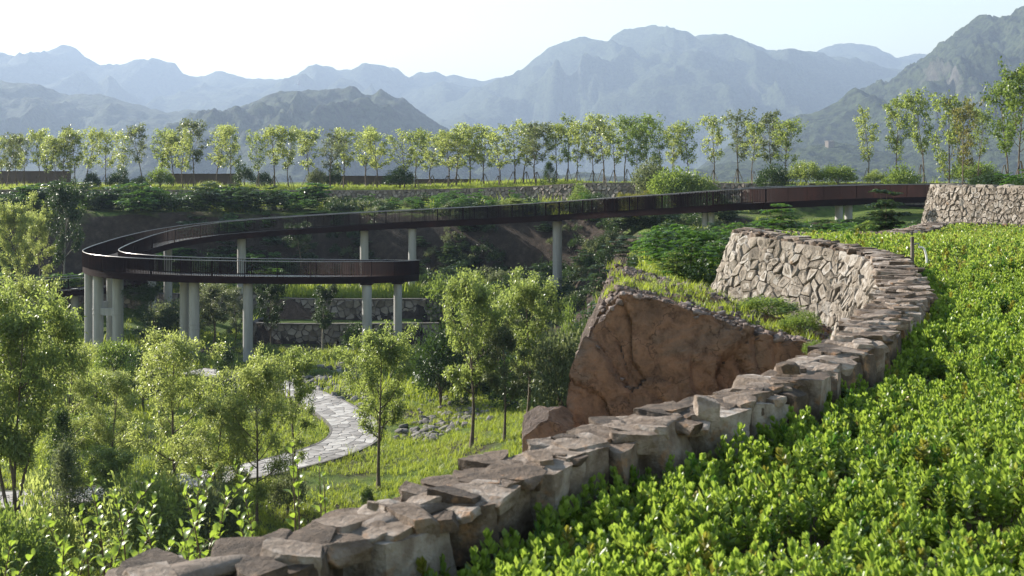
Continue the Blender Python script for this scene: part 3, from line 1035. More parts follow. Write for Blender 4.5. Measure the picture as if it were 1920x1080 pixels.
# ------------------------------------------------------------------ brown rock under the wall
def rock(name, label, c, h, planes, res, amp, mat, seed, cat='boulder'):
    V, Q = sphere_grid(res)
    V = V * np.asarray(h) + np.asarray(c)
    for q, n in planes:
        n = np.asarray(n, float) / np.linalg.norm(n)
        e = (V - np.asarray(q)) @ n
        V = V - np.maximum(e, 0)[:, None] * n
    cen = np.asarray(c)
    nr = (V - cen) / np.asarray(h)
    nr /= np.linalg.norm(nr, axis=1)[:, None]
    a = fbm(V * 0.75 + seed, 6, 0.55)
    b = fbm(V * np.array([1.5, 1.5, 0.7]) + seed + 30, 5, 0.6, ridged=True)
    e = np.round(fbm(V * 0.9 + seed + 60, 2) * 5) / 5          # broken steps
    rg = np.random.default_rng(int(seed * 7))
    lo, hi_ = V.min(0), V.max(0)
    fr = 0
    for cnt, am in ((34, 0.13), (160, 0.07), (600, 0.03)):     # fractured blocks: cells stand proud or back, dark gaps between
        sd = rg.uniform(lo, hi_, (cnt, 3))
        off = rg.uniform(-1, 1, cnt)
        wv = V + 0.22 * np.stack([vnoise(V * 1.7 + 5 + q) for q in (0, 20, 40)], 1)
        wa, sa = wv * np.array([1.0, 1.0, 0.62]), sd * np.array([1.0, 1.0, 0.62])
        i2, d1 = np.zeros((len(wa), 2), int), np.zeros((len(wa), 2))
        for c0 in range(0, len(wa), 20000):
            w_ = wa[c0:c0 + 20000]
            dist = (w_ ** 2).sum(1)[:, None] + (sa ** 2).sum(1)[None] - 2 * w_ @ sa.T
            ix_ = np.argpartition(dist, 1, 1)[:, :2]
            dv = np.sqrt(np.maximum(np.take_along_axis(dist, ix_, 1), 0))
            od = np.argsort(dv, 1)
            i2[c0:c0 + 20000] = np.take_along_axis(ix_, od, 1)
            d1[c0:c0 + 20000] = np.take_along_axis(dv, od, 1)
        gap = np.clip((d1[:, 1] - d1[:, 0]) / 0.05, 0, 1)
        fr = fr + am * off[i2[:, 0]] - am * 0.40 * (1 - gap)
    V = V + nr * (fr * (np.asarray(h).mean() / 2.6))[:, None]
    g2 = fbm(V * np.array([2.6, 2.6, 0.9]) + seed + 90, 4, 0.55)
    V = V + nr * (amp * (0.9 * a + 0.55 * np.minimum(b, 0.25) + 0.6 * e + 0.5 * g2))[:, None]
    me = mesh(name, V - cen, [Q], True, mat)
    me.set_sharp_from_angle(angle=math.radians(40))
    return tag(obj(name, me, None, cen), label, cat)
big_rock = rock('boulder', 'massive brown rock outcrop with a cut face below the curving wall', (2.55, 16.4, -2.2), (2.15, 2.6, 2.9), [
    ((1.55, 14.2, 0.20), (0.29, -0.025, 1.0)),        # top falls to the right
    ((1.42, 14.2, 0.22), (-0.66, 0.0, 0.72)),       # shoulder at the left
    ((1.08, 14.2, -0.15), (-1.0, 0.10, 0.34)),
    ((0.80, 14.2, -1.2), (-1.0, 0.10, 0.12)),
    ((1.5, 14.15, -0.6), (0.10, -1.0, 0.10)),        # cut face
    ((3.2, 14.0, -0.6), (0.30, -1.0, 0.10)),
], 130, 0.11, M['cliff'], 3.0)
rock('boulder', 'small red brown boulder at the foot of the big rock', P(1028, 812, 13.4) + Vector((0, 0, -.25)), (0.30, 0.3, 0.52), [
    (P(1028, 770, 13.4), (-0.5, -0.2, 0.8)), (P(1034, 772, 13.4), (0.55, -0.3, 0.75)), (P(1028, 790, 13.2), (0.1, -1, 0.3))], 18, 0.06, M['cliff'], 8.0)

# ------------------------------------------------------------------ the standpipe in the field
p = Vector((6.22, 17.4, float(field_z(np.array([6.22]), np.array([17.4]))[0])))
sp = thing('standpipe', 'grey standpipe with white hose in the field by the wall', 'standpipe', p)
a = Acc(); box(a, (0, 0, .36), (.022, .022, .42))
obj('post', a.build('post', M['far_stone'], False), sp)
a = Acc(); tube(a, [(.03, 0, .66), (.09, -.01, .68), (.10, -.01, .62)], .013, 6)
obj('tap', a.build('tap', M['rail']), sp)
a = Acc(); hp, _ = catmull(np.array([(.10, -.01, .62), (.17, -.02, .60), (.21, -.03, .45), (.22, -.03, .25), (.3, -.1, .05)]), .03)
tube(a, hp, .016, 6)
obj('hose', a.build('hose', M['white_pipe']), sp)

# ------------------------------------------------------------------ terrace wall on the far side
fw = thing('terrace_wall', 'long grey rubble retaining wall along the far tree terrace', 'retaining wall', (0, 0, 0))
fx_ = np.arange(-75, 62, 1.0)
fl = np.stack([fx_, yw(fx_)], 1)
fs = np.concatenate([[0], np.cumsum(np.linalg.norm(np.diff(fl, axis=0), axis=1))])
rubble_face(fw, fl, fs, zw(fx_) + 0.02, zw(fx_) - 1.9, 0.10, 1, 0.42, 1.25, 0.09, 0.025, M['far_stone'], M['dark_mortar'], 12, True, 0, 'stonework', 1.0)
for o in list(COL.objects):
    if o.parent == fw and o.name.startswith('stonework'):
        o['kind'] = 'stuff'
a = Acc()
sweep(a, np.column_stack([fl, zw(fx_)]), [(-.05, -.02), (.12, -.02), (.12, .10), (-.35, .10), (-.35, -.02)])
obj('coping', a.build('coping', M['far_stone'], False), fw)

# low walls on the terrace
for x0, x1, y0, Yd, lab in ((318, 452, 327, 152, 'short brown planter wall between the terrace trees'), (585, 775, 331, 150, 'long brown planter wall behind the terrace trees'),
                            (0, 132, 322, 156, 'brown low wall at the left end of the terrace'), (780, 900, 337, 150, 'thin low wall right of the long planter wall')):
    A, B = P(x0, y0, Yd), P(x1, y0, Yd)
    a = Acc()
    g0 = gz((A.x + B.x) / 2, Yd)
    top = A.z
    box(a, ((A.x + B.x) / 2, Yd, (top + g0 - .4) / 2), ((B.x - A.x) / 2, 0.3, (top - g0 + .4) / 2))
    w = thing('planter_wall', lab, 'low wall', (0, 0, 0))
    obj('wall_body', a.build('wall_body', M['brown_wall'], False), w)
    a = Acc(); box(a, ((A.x + B.x) / 2, Yd, top + .05), ((B.x - A.x) / 2 + .08, 0.38, .05))
    obj('wall_cap', a.build('wall_cap', M['brown_wall'], False), w)

# ------------------------------------------------------------------ stone tiers under the walkway
def tier(pts, top, bottom, lab, seed):
    l, s_ = catmull(np.array(pts, float), 0.25)
    w = thing('stone_tier', lab, 'retaining wall', (0, 0, 0))
    rubble_face(w, l, s_, np.full(len(s_), top), np.full(len(s_), bottom), 0.08, 1, 0.46, 1.1, 0.07, 0.022, M['far_stone'], M['dark_mortar'], seed, True)
    a = Acc()
    sweep(a, np.column_stack([l, np.full(len(l), top)]), [(-.3, -.02), (.10, -.02), (.09, .08), (-.3, .09)])
    obj('coping', a.build('coping', M['dark_mortar'], False), w)
tier([(-18.4, 89.5), (-19.5, 87), (-19.6, 85), (-18.6, 83.9), (-16, 83.6), (-11, 83.6), (-5.5, 84.1)], -9.0, -10.75, 'lower curved stone tier below the walkway end', 31)
tier([(-17.0, 91), (-18.0, 89), (-17.5, 87.6), (-15, 87.0), (-11, 86.9), (-5.2, 87.2)], -7.5, -9.1, 'upper stone tier with grass on top below the walkway', 32)
tier([(5.5, 88.6), (8, 88.2), (11.5, 87.6)], -7.75, -9.1, 'short low stone wall behind the brown rock', 33)
tier([(-40, 96.5), (-33, 95.6), (-27, 95.0), (-22.6, 94.6), (-20.5, 96)], -7.9, -10.5, 'long stone wall in the shade behind the paired columns', 34)
# ------------------------------------------------------------------ paved path
path_pts = [(-160, 950), (-40, 944), (60, 938), (180, 928), (330, 908), (450, 888), (530, 870), (600, 850), (650, 829), (668, 808), (655, 788), (625, 768), (596, 752), (570, 740), (535, 728), (490, 716), (430, 704), (360, 696)]
pl = np.array([PZ(x, y, -10.38) for x, y in path_pts])
PL, PS = catmull(pl, 0.3)
PW = np.interp(PL[:, 1], [40, 52, 60, 90], [2.1, 2.35, 2.2, 2.0])
tn = np.gradient(PL[:, :2], axis=0); tn /= np.linalg.norm(tn, axis=1)[:, None]
PR = np.stack([tn[:, 1], -tn[:, 0]], 1)
PZg = ground_z(PL[:, 0], PL[:, 1])
for _ in range(30):
    PZg[1:-1] = (PZg[:-2] + PZg[1:-1] * 2 + PZg[2:]) / 4
PZg = PZg + 0.11
path = thing('path', 'winding pale crazy-paved footpath through the valley trees', 'path', (0, 0, 0))
path['kind'] = 'structure'
def path_s2p(a, u, d):
    a, u, d = np.asarray(a, float), np.asarray(u, float), np.asarray(d, float)
    w = np.interp(a, PS, PW)
    o = (u / 2.4 - 0.5) * w
    return np.stack([np.interp(a, PS, PL[:, 0]) + np.interp(a, PS, PR[:, 0]) * o, np.interp(a, PS, PL[:, 1]) + np.interp(a, PS, PR[:, 1]) * o, np.interp(a, PS, PZg) + d], 1)
rng = np.random.default_rng(21)
st = Stones(path, 'paving_stone', M['paver'], False)
def in_view(V):
    c = V.mean(0)
    return 2.0 if 480 < 960 + c[0] / c[1] * F < 740 and c[1] < 62 else 1.0
for poly in voronoi(PS[-1], 2.4, 0.50, rng, 1.15, 0.4):
    c = poly.mean(0)
    r = np.linalg.norm(poly - c, axis=1).mean()
    if r < 0.08:
        continue
    poly = c + (poly - c) * (1 - 0.022 / r)
    n = len(poly)
    tilt = rng.normal(size=2) * 0.008
    top = path_s2p(poly[:, 0], poly[:, 1], 0.03 + rng.uniform(-.005, .006) + (poly - c) @ tilt)
    inn = c + (poly - c) * 0.93
    top2 = path_s2p(inn[:, 0], inn[:, 1], 0.038 + rng.uniform(-.005, .006) + (inn - c) @ tilt)
    bt_ = path_s2p(poly[:, 0], poly[:, 1], np.full(n, -0.03))
    V = np.concatenate([bt_, top, top2])
    q = grid_faces(3, n, True)
    cap = np.arange(2 * n, 3 * n)[None]
    nv = np.cross(V[2 * n + 1] - V[2 * n], V[2 * n + 2] - V[2 * n + 1])
    if nv[2] < 0:
        q, cap = q[:, ::-1], cap[:, ::-1]
    st.add(V, [q, cap], in_view(V))
st.emit('small_paving_stone')
a = Acc()
nb = len(PL)
us = np.array([-0.12, 0.0, 0.6, 1.2, 1.8, 2.4, 2.52])
A, U = np.meshgrid(PS, us, indexing='ij')
V = path_s2p(A.ravel(), U.ravel(), np.where((U.ravel() < 0) | (U.ravel() > 2.4), -0.25, 0.0))
obj('path_bed', mesh('path_bed', V, [grid_faces(nb, len(us))], True, M['mortar']), path)
for sd in (-0.06, 2.46):
    a = Acc()
    e = path_s2p(PS, np.full(nb, sd), np.zeros(nb))
    sweep(a, e, [(-.05, -.2), (.05, -.2), (.05, .045), (-.05, .045)])
    obj('kerb', a.build('kerb', M['rubble'], False), path)

def on_path(X, Y, margin=0.2):
    X = np.asarray(X, float); Y = np.asarray(Y, float)
    d = np.full(X.shape, 1e9)
    for (x, y, _), w in zip(PL[::2], PW[::2]):
        d = np.minimum(d, np.hypot(X - x, Y - y) - w / 2)
    return d < margin

# ------------------------------------------------------------------ elevated walkway
def walkway(root, pts, W=2.5, rail_h=1.12, fascia=0.42, gap=0.125, close_end=True):
    L, s = catmull(np.array(pts, float), 0.4)
    zt = L[:, 2].copy()
    for _ in range(12):
        zt[1:-1] = (zt[:-2] + 2 * zt[1:-1] + zt[2:]) / 4
    L[:, 2] = zt
    dk = L - np.array([0, 0, rail_h])
    a = Acc(); sweep(a, dk, [(-W / 2 + .03, 0), (W / 2 - .03, 0), (W / 2 - .03, -.12), (-W / 2 + .03, -.12)])
    obj('deck', a.build('deck', M['deck'], False), root)
    a = Acc(); sweep(a, dk, [(-W / 2 + .35, -.12), (W / 2 - .35, -.12), (W / 2 - .5, -fascia + .04), (-W / 2 + .5, -fascia + .04)])
    obj('girder', a.build('girder', M['steel'], False), root)
    t = np.gradient(L[:, :2], axis=0); t /= np.linalg.norm(t, axis=1)[:, None]
    R = np.stack([t[:, 1], -t[:, 0]], 1)
    bars = []
    for sd in (-1, 1):
        o = sd * W / 2
        a = Acc(); sweep(a, dk, [(o - .012, .07), (o + .012, .07), (o + .012, -fascia), (o - .012, -fascia)])
        obj('fascia', a.build('fascia', M['steel'], False), root)
        a = Acc(); sweep(a, L, [(o - .045, -.03), (o - .03, 0.015), (o + .03, 0.015), (o + .045, -.03), (o, -.045)])
        obj('handrail', a.build('handrail', M['rail'], True), root)
        edge = np.column_stack([L[:, :2] + R * o, L[:, 2]])
        es = np.concatenate([[0], np.cumsum(np.linalg.norm(np.diff(edge, axis=0), axis=1))])
        a = Acc()
        for q in np.arange(0.05, es[-1], gap):
            x, y, z = [np.interp(q, es, edge[:, k]) for k in range(3)]
            an = math.atan2(np.interp(q, es, t[:, 1]), np.interp(q, es, t[:, 0]))
            bars.append((math.hypot(x, y), x, y, z - .03 - (rail_h - .10) / 2, an))
        # posts every two metres
        a = Acc()
        for q in np.arange(1.0, es[-1], 2.2):
            x, y, z = [np.interp(q, es, edge[:, k]) for k in range(3)]
            an = math.atan2(np.interp(q, es, t[:, 1]), np.interp(q, es, t[:, 0]))
            box(a, (x, y, z - .04 - (rail_h - .10) / 2), (.018, .074, (rail_h - .06) / 2), an)
        obj('rail_posts', a.build('rail_posts', M['steel'], False), root, kind='stuff')
    # the bars: the 300 nearest one by one, the rest joined
    bars.sort()
    hh = (rail_h - .10) / 2
    a = Acc(); box(a, (0, 0, 0), (.007, .052, hh))
    one = a.build('baluster', M['steel'], False)
    rest = Acc()
    for k, (_, x, y, z, an) in enumerate(bars):
        if k < 300:
            b = obj('baluster', one, root, (x, y, z))
            b.rotation_euler = (0, 0, an)
        else:
            box(rest, (x, y, z), (.007, .052, hh), an)
    obj('baluster_run', rest.build('baluster_run', M['steel'], False), root, kind='stuff')
    if close_end:
        e = dk[-1]
        an = math.atan2(t[-1, 1], t[-1, 0])
        a = Acc(); box(a, (e[0], e[1], e[2] + .30), (.012, W / 2, .74), an)
        obj('end_panel', a.build('end_panel', M['steel'], False), root)
        a = Acc(); box(a, (e[0], e[1], e[2] + rail_h - .01), (.045, W / 2 + .05, .022), an)
        obj('handrail', a.build('handrail', M['rail'], False), root)
    return L, s

bridge = thing('walkway', 'dark rust-brown elevated walkway looping on grey columns', 'walkway', (0, 0, 0))
cxc, cyc, rc = -22.2, 86.0, 8.8
wpts = [(46, 101, 1.48), (39, 97, 1.47), (31.5, 92.8, 1.45), (25.3, 88.2, 1.38), (20.6, 84.2, 1.30), (16.9, 82.2, 1.16), (12.9, 84.6, .80), (9.0, 87.6, .48), (4.0, 91.4, .04), (-2.0, 94.4, -.38), (-8, 95.7, -.70), (-14, 95.8, -1.0), (-19, 95.4, -1.3)]
for ang, z in ((92, -1.53), (112, -1.80), (132, -2.15), (150, -2.6), (166, -3.02), (182, -3.30), (200, -3.42), (222, -3.47), (245, -3.52), (266, -3.6)):
    wpts.append((cxc + rc * math.cos(math.radians(ang)), cyc + rc * math.sin(math.radians(ang)), z))
wpts += [(-18.5, 76.8, -3.66), (-14.0, 77.5, -3.76), (-11.0, 79.0, -3.88), (-8.9, 81.6, -4.06), (-8.2, 84.2, -4.2)]
BL, BS = walkway(bridge, wpts)

def column(root, x, y, top, r=0.30, band=None, sq=False):
    g = gz(x, y) - 0.4
    a = Acc()
    tube(a, [(0, 0, g - top), (0, 0, 0)], r, 20)
    me = a.build('column', M['concrete'])
    me.set_sharp_from_angle(angle=math.radians(50))
    c = obj('column', me, root, (x, y, top))
    if band:
        a = Acc()
        for k in (-.16, .16):
            tube(a, [(0, 0, band - top + k - .035), (0, 0, band - top + k + .035)], r + .025, 20)
        me = a.build('clamp_band', M['concrete']); me.set_sharp_from_angle(angle=math.radians(50))
        obj('clamp_band', me, c)
    return c

def under(px, py, Yhint):
    """walkway soffit above the column seen at px"""
    i = np.argmin(np.abs((960 + BL[:, 0] / BL[:, 1] * F) - px) + np.abs(BL[:, 1] - Yhint) * 6)
    return BL[i, 2] - 1.12 - 0.40
for px, Y, w, band in ((167, 83.6, .32, None), (184, 80.2, .36, -7.6), (208, 84.8, .32, None), (221, 79.6, .38, -7.6), (346, 78.0, .33, -8.3), (364, 77.0, .35, -8.3), (465, 76.4, .34, None),
                       (688, 78.2, .34, None), (746, 81.0, .30, None), (773, 95.2, .34, None), (683, 95.8, .36, None), (453, 95.0, .36, None), (1045, 91.7, .38, -4.9),
                       (1322, 83.4, .22, None), (1334, 83.1, .22, None), (1573, 87.6, .30, None), (1591, 88.6, .30, None), (285, 93.0, .32, None), (315, 94.0, .34, None)):
    column(bridge, (px - 960) / F * Y, Y, under(px, 0, Y) + .02, w, band)
for (pa, Ya), (pb, Yb), z in (((184, 80.2), (221, 79.6), -7.6), ((167, 83.6), (208, 84.8), -7.6)):
    A = Vector(((pa - 960) / F * Ya, Ya, z)); B = Vector(((pb - 960) / F * Yb, Yb, z))
    a = Acc(); an = math.atan2(B.y - A.y, B.x - A.x)
    box(a, (A + B) / 2, ((B - A).length / 2 - .3, .16, .26), an)
    obj('cross_beam', a.build('cross_beam', M['concrete'], False), bridge)
for c in [o for o in COL.objects if o.parent == bridge and o.name.startswith('column')]:
    a = Acc(); box(a, (0, 0, -.03), (.42, .42, .05))
    obj('bearing_plate', a.build('bearing_plate', M['steel'], False), c)
# the return level of the ramp, lower down at the left
low = thing('walkway', 'lower walkway level crossing behind the paired columns', 'walkway', (0, 0, 0))
lp = [P(-160, 532, 91), P(-60, 529, 91), P(40, 525, 91), P(120, 520, 91), P(180, 515, 92), P(230, 510, 94), P(262, 507, 97)]
LL, LS = walkway(low, [tuple(v) for v in lp], rail_h=1.05, close_end=False)
for px in (-30, 60, 140):
    x, y = (px - 960) / F * 91, 91.0
    g = gz(x, y) - .4
    a = Acc(); tube(a, [(0, 0, g + 7.6), (0, 0, 0.6)], .3, 16)
    obj('column', a.build('column', M['concrete']), low, (x, y, -7.6))
# ------------------------------------------------------------------ plants
def unit(v):
    v = np.asarray(v, float)
    return v / (np.linalg.norm(v, axis=-1, keepdims=True) + 1e-9)

def leaves(acc, pos, axis, size, rng, aspect=0.42, up=0.5, curl=0.15):
    """one folded four-cornered leaf at each position, pointing along axis"""
    n = len(pos)
    if not n:
        return
    a = unit(axis)
    nr = rng.normal(size=(n, 3)) + np.array([0, 0, up * 2.5])
    b = unit(np.cross(a, nr))
    c = np.cross(b, a)
    l = (size * rng.uniform(0.7, 1.25, n))[:, None]
    w = l * aspect * 0.5
    fold = l * 0.06
    V = np.stack([pos, pos + a * l * 0.48 + b * w + c * fold, pos + a * l - np.array([0, 0, 1.0]) * l * curl, pos + a * l * 0.48 - b * w + c * fold], 1).reshape(-1, 3)
    acc.add(V, np.arange(n * 4).reshape(n, 4))

def bez(p0, d0, p1, n=5):
    p0, d0, p1 = map(lambda v: np.asarray(v, float), (p0, d0, p1))
    u = np.linspace(0, 1, n)[:, None]
    c = p0 + d0
    return (1 - u) ** 2 * p0 + 2 * u * (1 - u) * c + u * u * p1

def make_tree(seed, H=6.0, clear=0.33, spread=0.22, nl=14, shape='oval', el=(35, 62), sub=5, tw=3, leaf=0.09, per=9, aspect=0.42, clump=0.16, stems=1, r0=0.07, top_open=0.0, lean=0.0, gaps=0.15, droop=0.15):
    """(trunk mesh arrays, crown mesh arrays): trunk, limbs and twigs as tapered tubes, leaves gathered in clumps round the twigs"""
    rng = np.random.default_rng(seed)
    T, C = Acc(), Acc()
    lp, la = [], []
    for st in range(stems):
        saz = rng.uniform(0, 6.28) if stems == 1 else st / stems * 6.28 + rng.uniform(-.4, .4)
        k = 9
        u = np.linspace(0, 1, k)
        bendx = rng.normal(size=2) * 0.02 * H
        off = (0 if stems == 1 else 0.30 * H * rng.uniform(0.5, 1.0)) + lean * H
        tp = np.stack([math.cos(saz) * off * u ** 1.15 + bendx[0] * np.sin(u * 5), math.sin(saz) * off * u ** 1.15 + bendx[1] * np.sin(u * 4 + 1), u * H * (0.93 if stems == 1 else rng.uniform(0.75, 0.97))], 1)
        tr = r0 * (1 - 0.86 * u ** 0.8) * (1 if stems == 1 else 0.72)
        tr[0] *= 1.25
        tube(T, tp, tr, 7)
        nn = nl if stems == 1 else max(5, nl // 2)
        for i in range(nn):
            f = (i + rng.uniform(0, .9)) / nn
            h = clear + (0.97 - clear) * f
            if rng.random() < gaps * 0.5:
                continue
            base = np.array([np.interp(h, u, tp[:, j]) for j in range(3)])
            if shape == 'oval':
                env = spread * H * max(0.16, math.sin(math.pi * min(1, 0.18 + 0.80 * f)) ** 0.75)
            elif shape == 'vase':
                env = spread * H * (0.45 + 0.6 * math.sin(math.pi * min(1, 0.1 + 0.85 * f)))
            else:
                env = spread * H * max(0.12, (1 - f) ** 0.8)
            az = i * 2.4 + rng.uniform(-.5, .5)
            e = math.radians(np.interp(f, [0, 1], el) + rng.normal() * 7)
            Ln = env / max(0.35, math.cos(e)) * rng.uniform(0.75, 1.15)
            d = np.array([math.cos(az) * math.cos(e), math.sin(az) * math.cos(e), math.sin(e)])
            tip = base + d * Ln + np.array([0, 0, 0.18 * Ln])
            tip[2] = min(tip[2], H * 1.02)
            lb = bez(base, d * Ln * 0.45 * np.array([1.2, 1.2, 0.6]), tip, 6)
            rr = max(0.006, float(np.interp(h, u, tr)) * 0.55)
            tube(T, lb, np.linspace(rr, 0.004, 6), 4, False)
            for j in range(sub):
                g = (0.28 + 0.72 * (j + rng.uniform(0, 1)) / sub)
                p = np.array([np.interp(g, np.linspace(0, 1, 6), lb[:, q]) for q in range(3)])
                dd = unit(d + rng.normal(size=3) * 0.75 + np.array([0, 0, 0.25 + top_open]))
                ln = Ln * rng.uniform(0.22, 0.48) * (1.15 - 0.5 * g) + 0.05
                tb = bez(p, dd * ln * 0.5, p + dd * ln, 3)
                tube(T, tb, np.linspace(rr * 0.45, 0.003, 3), 3, False)
                if rng.random() < gaps:
                    continue
                for q in range(tw):
                    s = rng.uniform(0.35, 1.05)
                    cpos = p + dd * ln * s
                    m = max(2, int(per * rng.uniform(0.5, 1.5)))
                    lp.append(cpos + rng.normal(size=(m, 3)) * clump * np.array([1, 1, 0.75]) * H / 6.0)
                    la.append(unit(dd * 0.6 + rng.normal(size=(m, 3)) * 0.8 + np.array([0, 0, -droop])))
    pos, ax = np.concatenate(lp), np.concatenate(la)
    leaves(C, pos, ax, np.full(len(pos), leaf), rng, aspect)
    return T, C

def fronds(acc, tacc, base, d, n, L, rng, pairs=8, leaf=0.10):
    """feather leaves arching out of a shoot tip"""
    for i in range(n):
        az = i * 2.4 + rng.uniform(-.4, .4)
        e = rng.uniform(0.25, 0.95)
        o = np.array([math.cos(az), math.sin(az), e])
        o = unit(o + d * 0.4)
        ll = L * rng.uniform(0.7, 1.2)
        rp = bez(base, o * ll * 0.55, base + o * ll * np.array([1, 1, 0.55]) - np.array([0, 0, 0.18 * ll]), pairs + 1)
        tube(tacc, rp, np.linspace(0.006, 0.002, len(rp)), 3, False)
        t, a, b = frames(rp)
        for sd in (-1, 1):
            p = rp[1:]
            ax = t[1:] * 0.45 + a[1:] * sd + np.array([0, 0, -0.18])
            k = np.sin(np.linspace(0.5, 2.9, pairs)) + 0.25
            leaves(acc, p, ax, leaf * k, rng, 0.36, 1.2)

def make_frond_shrub(seed, H=2.2, stems=7, R=1.2, nf=8, L=0.55, leaf=0.13, pairs=8, trunk=False):
    rng = np.random.default_rng(seed)
    T, C = Acc(), Acc()
    for s in range(stems):
        az = s * 2.4 + rng.uniform(-.4, .4)
        f = math.sqrt((s + 0.5) / stems)
        h = H * (1 - 0.45 * f * f) * rng.uniform(0.75, 1.05)
        top = np.array([math.cos(az) * R * f, math.sin(az) * R * f, h])
        b0 = np.array([0, 0, 0.0]) if trunk else np.array([math.cos(az) * R * f * 0.3, math.sin(az) * R * f * 0.3, 0])
        sp = bez(b0, np.array([0, 0, h * 0.55]), top, 6)
        tube(T, sp, np.linspace(0.028, 0.008, 6), 5, False)
        for u in ((1.0, 1.0), (0.78, 0.8), (0.55, 0.6)):
            p = np.array([np.interp(u[0], np.linspace(0, 1, 6), sp[:, q]) for q in range(3)])
            fronds(C, T, p, unit(top * np.array([1, 1, .3])), max(3, int(nf * u[1])), L, rng, pairs, leaf)
    return T, C

def make_bush(seed, R=0.8, H=1.2, n=2600, leaf=0.07, aspect=0.45, lump=0.35, stems=7, cone=False):
    """rounded or conical bush: leaves in clumps through its volume, thicker outside"""
    rng = np.random.default_rng(seed)
    T, C = Acc(), Acc()
    for s in range(stems):
        az = s * 2.4
        sp = bez((0, 0, 0), (0, 0, H * .4), (math.cos(az) * R * .6, math.sin(az) * R * .6, H * rng.uniform(.5, .85)), 4)
        tube(T, sp, np.linspace(0.02, 0.006, 4), 4, False)
    m = max(20, n // 40)
    d = unit(rng.normal(size=(m, 3)))
    d[:, 2] = np.abs(d[:, 2]) * 1.1 - 0.12
    rad = rng.uniform(0.45, 1.0, m) ** 0.6
    rad = rad * (1 + lump * vnoise(d * 2.2 + seed))
    cpos = d * rad[:, None] * np.array([R, R, H * 0.62]) + np.array([0, 0, H * 0.38])
    if cone:
        hh = rng.uniform(0.02, 1, m)
        az = rng.uniform(0, 6.283, m)
        rr = R * (1 - hh) ** 0.75 * (0.55 + 0.45 * rng.uniform(size=m)) * (1 + lump * rng.uniform(-.5, .5, m))
        cpos = np.stack([np.cos(az) * rr, np.sin(az) * rr, hh * H], 1)
        d = unit(np.stack([np.cos(az), np.sin(az), 0.9 + 0 * az], 1))
    cl = rng.integers(0, m, n)
    pos = cpos[cl] + rng.normal(size=(n, 3)) * 0.13 * R
    ax = d[cl] + rng.normal(size=(n, 3)) * 0.7 + np.array([0, 0, 0.25])
    leaves(C, pos, ax, np.full(n, leaf), rng, aspect)
    return T, C

class Kind:
    """a plant kind: a few grown individuals whose meshes its repeats share"""
    def __init__(self, name, maker, count, bark, seed, **kw):
        self.var, self.name, self.bark = [], name, bark
        self.i = 0
        for k in range(count):
            T, C = maker(seed + k, **kw)
            self.var.append((T.build('trunk', bark), C.build('crown', None)))
        self.crowns = {}
    def crown(self, k, mat):
        key = (k, mat.name)
        if key not in self.crowns:
            me = self.var[k][1].copy() if any(q[0] == k for q in self.crowns) else self.var[k][1]
            me.materials.clear()
            me.materials.append(mat)
            self.crowns[key] = me
        return self.crowns[key]
    def plant(self, loc, label, cat, mat, group=None, sc=1.0, rz=None, name=None, v=None, stem='trunk'):
        k = self.i % len(self.var) if v is None else v
        self.i += 1
        if rz is None:
            rz = (self.i * 2.39996) % 6.283
        t = thing(name or self.name, label, cat, loc, rz, group, sc)
        obj(stem, self.var[k][0], t)
        obj('crown' if stem == 'trunk' else 'foliage', self.crown(k, mat), t)
        return t

ASH = Kind('young_tree', make_tree, 5, M['bark'], 100, H=6.0, clear=0.34, spread=0.25, nl=17, el=(34, 66), sub=6, tw=4, leaf=0.155, per=42, aspect=0.36, clump=0.15, r0=0.115)
BIG = Kind('tree', make_tree, 3, M['bark'], 140, H=6.0, clear=0.16, spread=0.30, nl=20, el=(25, 64), sub=7, tw=4, leaf=0.135, per=36, aspect=0.36, clump=0.16, r0=0.09)
MULTI = Kind('tree', make_tree, 2, M['bark'], 160, H=6.5, clear=0.30, spread=0.17, nl=26, el=(30, 60), sub=6, tw=4, leaf=0.15, per=30, aspect=0.36, clump=0.15, stems=4, r0=0.10)
ROW = Kind('young_tree', make_tree, 8, M['bark'], 200, H=6.0, clear=0.33, spread=0.185, nl=17, shape='vase', el=(48, 74), sub=5, tw=3, leaf=0.20, per=12, aspect=0.55, clump=0.15, r0=0.075, top_open=0.5, gaps=0.22)
FROND = Kind('feathery_shrub', make_frond_shrub, 3, M['bark'], 300, H=2.4, stems=14, R=1.25, nf=9, L=0.6, leaf=0.17)
FTREE = Kind('feathery_tree', make_frond_shrub, 2, M['bark'], 320, H=3.2, stems=15, R=1.1, trunk=True, nf=10, L=0.65, leaf=0.18)
BUSH = Kind('shrub', make_bush, 4, M['bark'], 340, R=0.9, H=1.3, n=4200, leaf=0.11)
CONE = Kind('conifer_shrub', make_bush, 2, M['bark'], 360, R=0.75, H=2.0, n=6000, leaf=0.085, aspect=0.3, cone=True)

